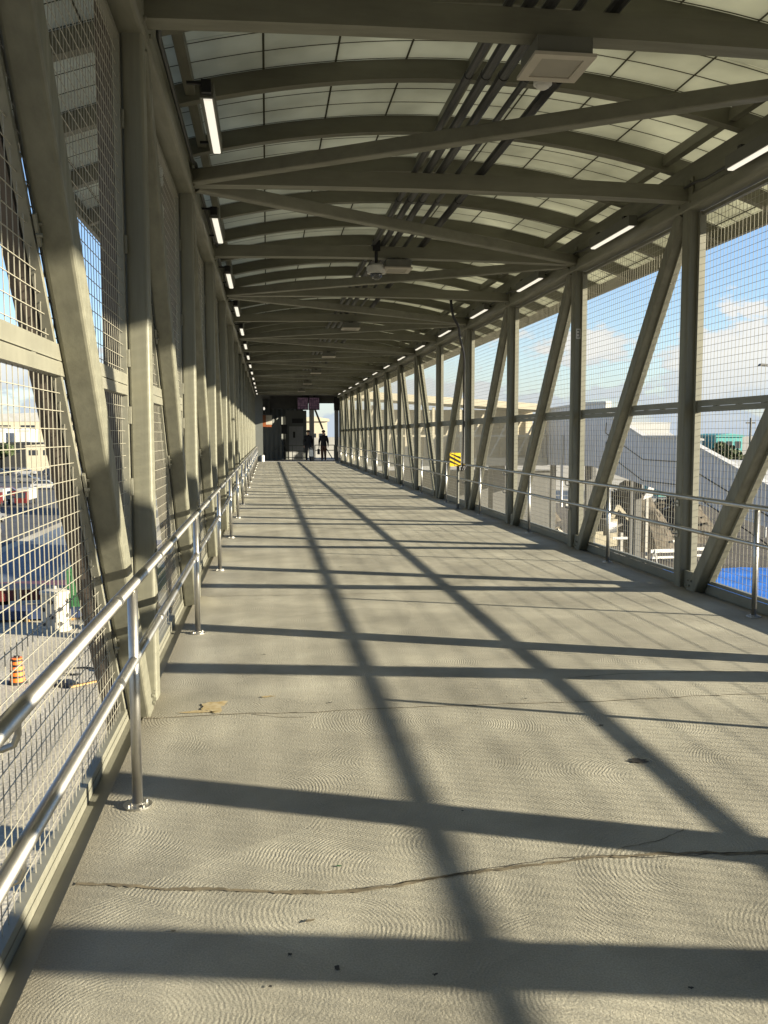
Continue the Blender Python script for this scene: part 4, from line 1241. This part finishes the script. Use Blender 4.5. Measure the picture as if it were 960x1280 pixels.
# ------------------------------------------------------------------ things on the gravel, left
def drum(loc, lab):
    root = thing('traffic_drum', lab, 'traffic drum', loc)
    b = MB(); b.tube([(0, 0, .08), (0, 0, .9)], [.25, .21], 20); b.build('body', M['orange'], root)
    for z in (.22, .42, .62, .80):
        r0 = .25 - .04 * (z - .08) / .82 + .003
        b = MB(); b.tube([(0, 0, z), (0, 0, z + .075)], [r0 + .001, r0 - .003], 20); b.build('band', M['black'], root)
    b = MB(); b.tube([(0, 0, 0), (0, 0, .08)], [.34, .30], 20); b.build('base', M['rubber'], root)
    b = MB(); b.box(-.1, .1, -.02, .02, .9, .98); b.build('handle', M['black'], root)


drum((-8.74, 32.0, -7), 'orange and black banded traffic drum standing on the gravel')
root = thing('drainage_ring', 'white perforated concrete drum with round dark holes standing on the gravel', 'drainage ring', (-9.45, 40.9, -7))
b = MB(); b.tube([(0, 0, .0), (0, 0, .14)], .72, 28); b.build('base', M['whitedirty'], root)
b = MB(); b.tube([(0, 0, .14), (0, 0, 1.62)], .60, 28); dr = b.build('body', M['whitedirty'], root)
b = MB(); b.tube([(0, 0, 1.62), (0, 0, 1.74), (0, 0, 1.80), (0, 0, 1.83)], [.65, .65, .45, .2], 28); b.tube([(0, 0, 1.83), (0, 0, 1.95)], .08, 10); b.build('lid', M['whitedirty'], root)
for j, z in enumerate((.34, .66, .98, 1.32)):
    for q in range(5):
        a = 2 * PI * (q + (.5 if j % 2 else 0)) / 5 + .25
        c = Vector((math.cos(a), math.sin(a), 0))
        b = MB(); b.tube([c * .58 + Vector((0, 0, z)), c * .604 + Vector((0, 0, z))], .105, 12); b.build('hole', M['black'], dr)
root = thing('portable_toilet', 'green portable toilet cabin standing on the gravel beside the near diagonal', 'portable toilet', (-9.0, 44.2, -7), R(10))
b = MB(); b.box(-.6, .6, -.6, .6, .1, 2.15); b.build('cabin', M['green'], root)
b = MB(); b.prism([(-.64, 2.15), (.64, 2.15), (.5, 2.35), (-.5, 2.35)], 1, -.64, .64); b.build('roof', M['green'], root)
b = MB(); b.box(-.42, .42, -.625, -.602, .15, 2.0); d = b.build('door', M['green'], root)
b = MB(); b.box(.3, .36, -.645, -.626, 1.0, 1.2); b.build('handle', M['black'], d)
b = MB(); b.box(-.66, .66, -.66, .66, 0, .1); b.build('skid', M['dark'], root)
root = thing('waste_container', 'blue waste container seen low between the left columns', 'container', (-6.6, 57.5, -7), R(4))
b = MB(); b.prism([(-2.4, .2), (2.4, .2), (2.7, 1.8), (-2.7, 1.8)], 1, -1.1, 1.1); b.build('body', M['blue'], root)
b = MB()
for x in (-1.8, -.6, .6, 1.8): b.box(x - .05, x + .05, -1.16, -1.102, .25, 1.75)
b.box(-2.7, 2.7, -1.18, 1.18, 1.8, 1.9); b.build('rib', M['blue'], root)
root = thing('green_skip', 'green skip in front of the blue waste container', 'skip', (-5.9, 50.5, -7), R(2))
b = MB(); b.prism([(-1.3, .15), (1.3, .15), (1.8, 1.35), (-1.8, 1.35)], 1, -.8, .8); b.build('body', M['green'], root)
b = MB(); b.box(-1.85, 1.85, -.86, .86, 1.35, 1.43); b.build('rim', M['green'], root)
root = thing('flatbed_trailer', 'red flatbed trailer with dark wheels parked behind the white drum', 'trailer', (-11.9, 46.0, -7), R(6))
b = MB(); b.box(-3.6, 3.2, -1.1, 1.1, 1.0, 1.22); b.box(-3.6, 3.2, -1.14, -1.08, .62, 1.0)
b.build('bed', M['red'], root)
b = MB()
for x in (-2.9, -1.6, -.3, 1.0, 2.3): b.box(x - .05, x + .05, -1.18, -1.141, .64, 1.2)
b.box(-3.6, 3.2, -1.17, -1.141, 1.16, 1.24); b.build('side_rail', M['whitedirty'], root)
for x in (-2.4, -1.4, 1.8):
    for s in (-.85, .85):
        b = MB(); b.tube([(x, s - .12, .42), (x, s + .12, .42)], .42, 14); b.build('wheel', M['rubber'], root)
b = MB(); b.bar((3.2, 0, .8), (4.4, 0, .5), .12, .12); b.build('drawbar', M['dark'], root)
root = thing('dark_pallet_stack', 'dark blue stack of sheeting under and beside the red trailer', 'sheeting stack', (-11.2, 43.6, -7), R(3))
b = MB(); b.box(-2.2, 2.4, -.9, .9, .12, .5); b.build('sheeting', mat('navy_sheeting', (.025, .04, .09), .6), root)
b = MB()
for x in (-1.8, 0, 2.0): b.box(x - .1, x + .1, -.9, .9, 0, .12)
b.build('bearer', M['wood'], root)
b = MB(); b.bar((-6.75, 31.0, -6.93), (-5.55, 31.9, -6.90), .10, .05); tag(b.build('timber_plank', M['wood']), 'orange raw timber plank lying on the gravel near the bridge', 'plank')
b = MB(); b.ball((-7.1, 31.6, -6.98), .42, 12, 6, .35); b.ball((-6.8, 31.4, -6.98), .3, 10, 6, .4); tag(b.build('black_sack', M['black'], smooth=True), 'black sack slumped on the gravel beside the timber plank', 'sack')
b = MB(); b.tube([(-6.9 + .6 * math.cos(a * .5), 33.2 + .5 * math.sin(a * .5), -6.96 + .002 * a) for a in range(11)], .035, 6)
tag(b.build('hose', M['black'], smooth=True), 'black hose curled on the gravel behind the timber plank', 'hose')
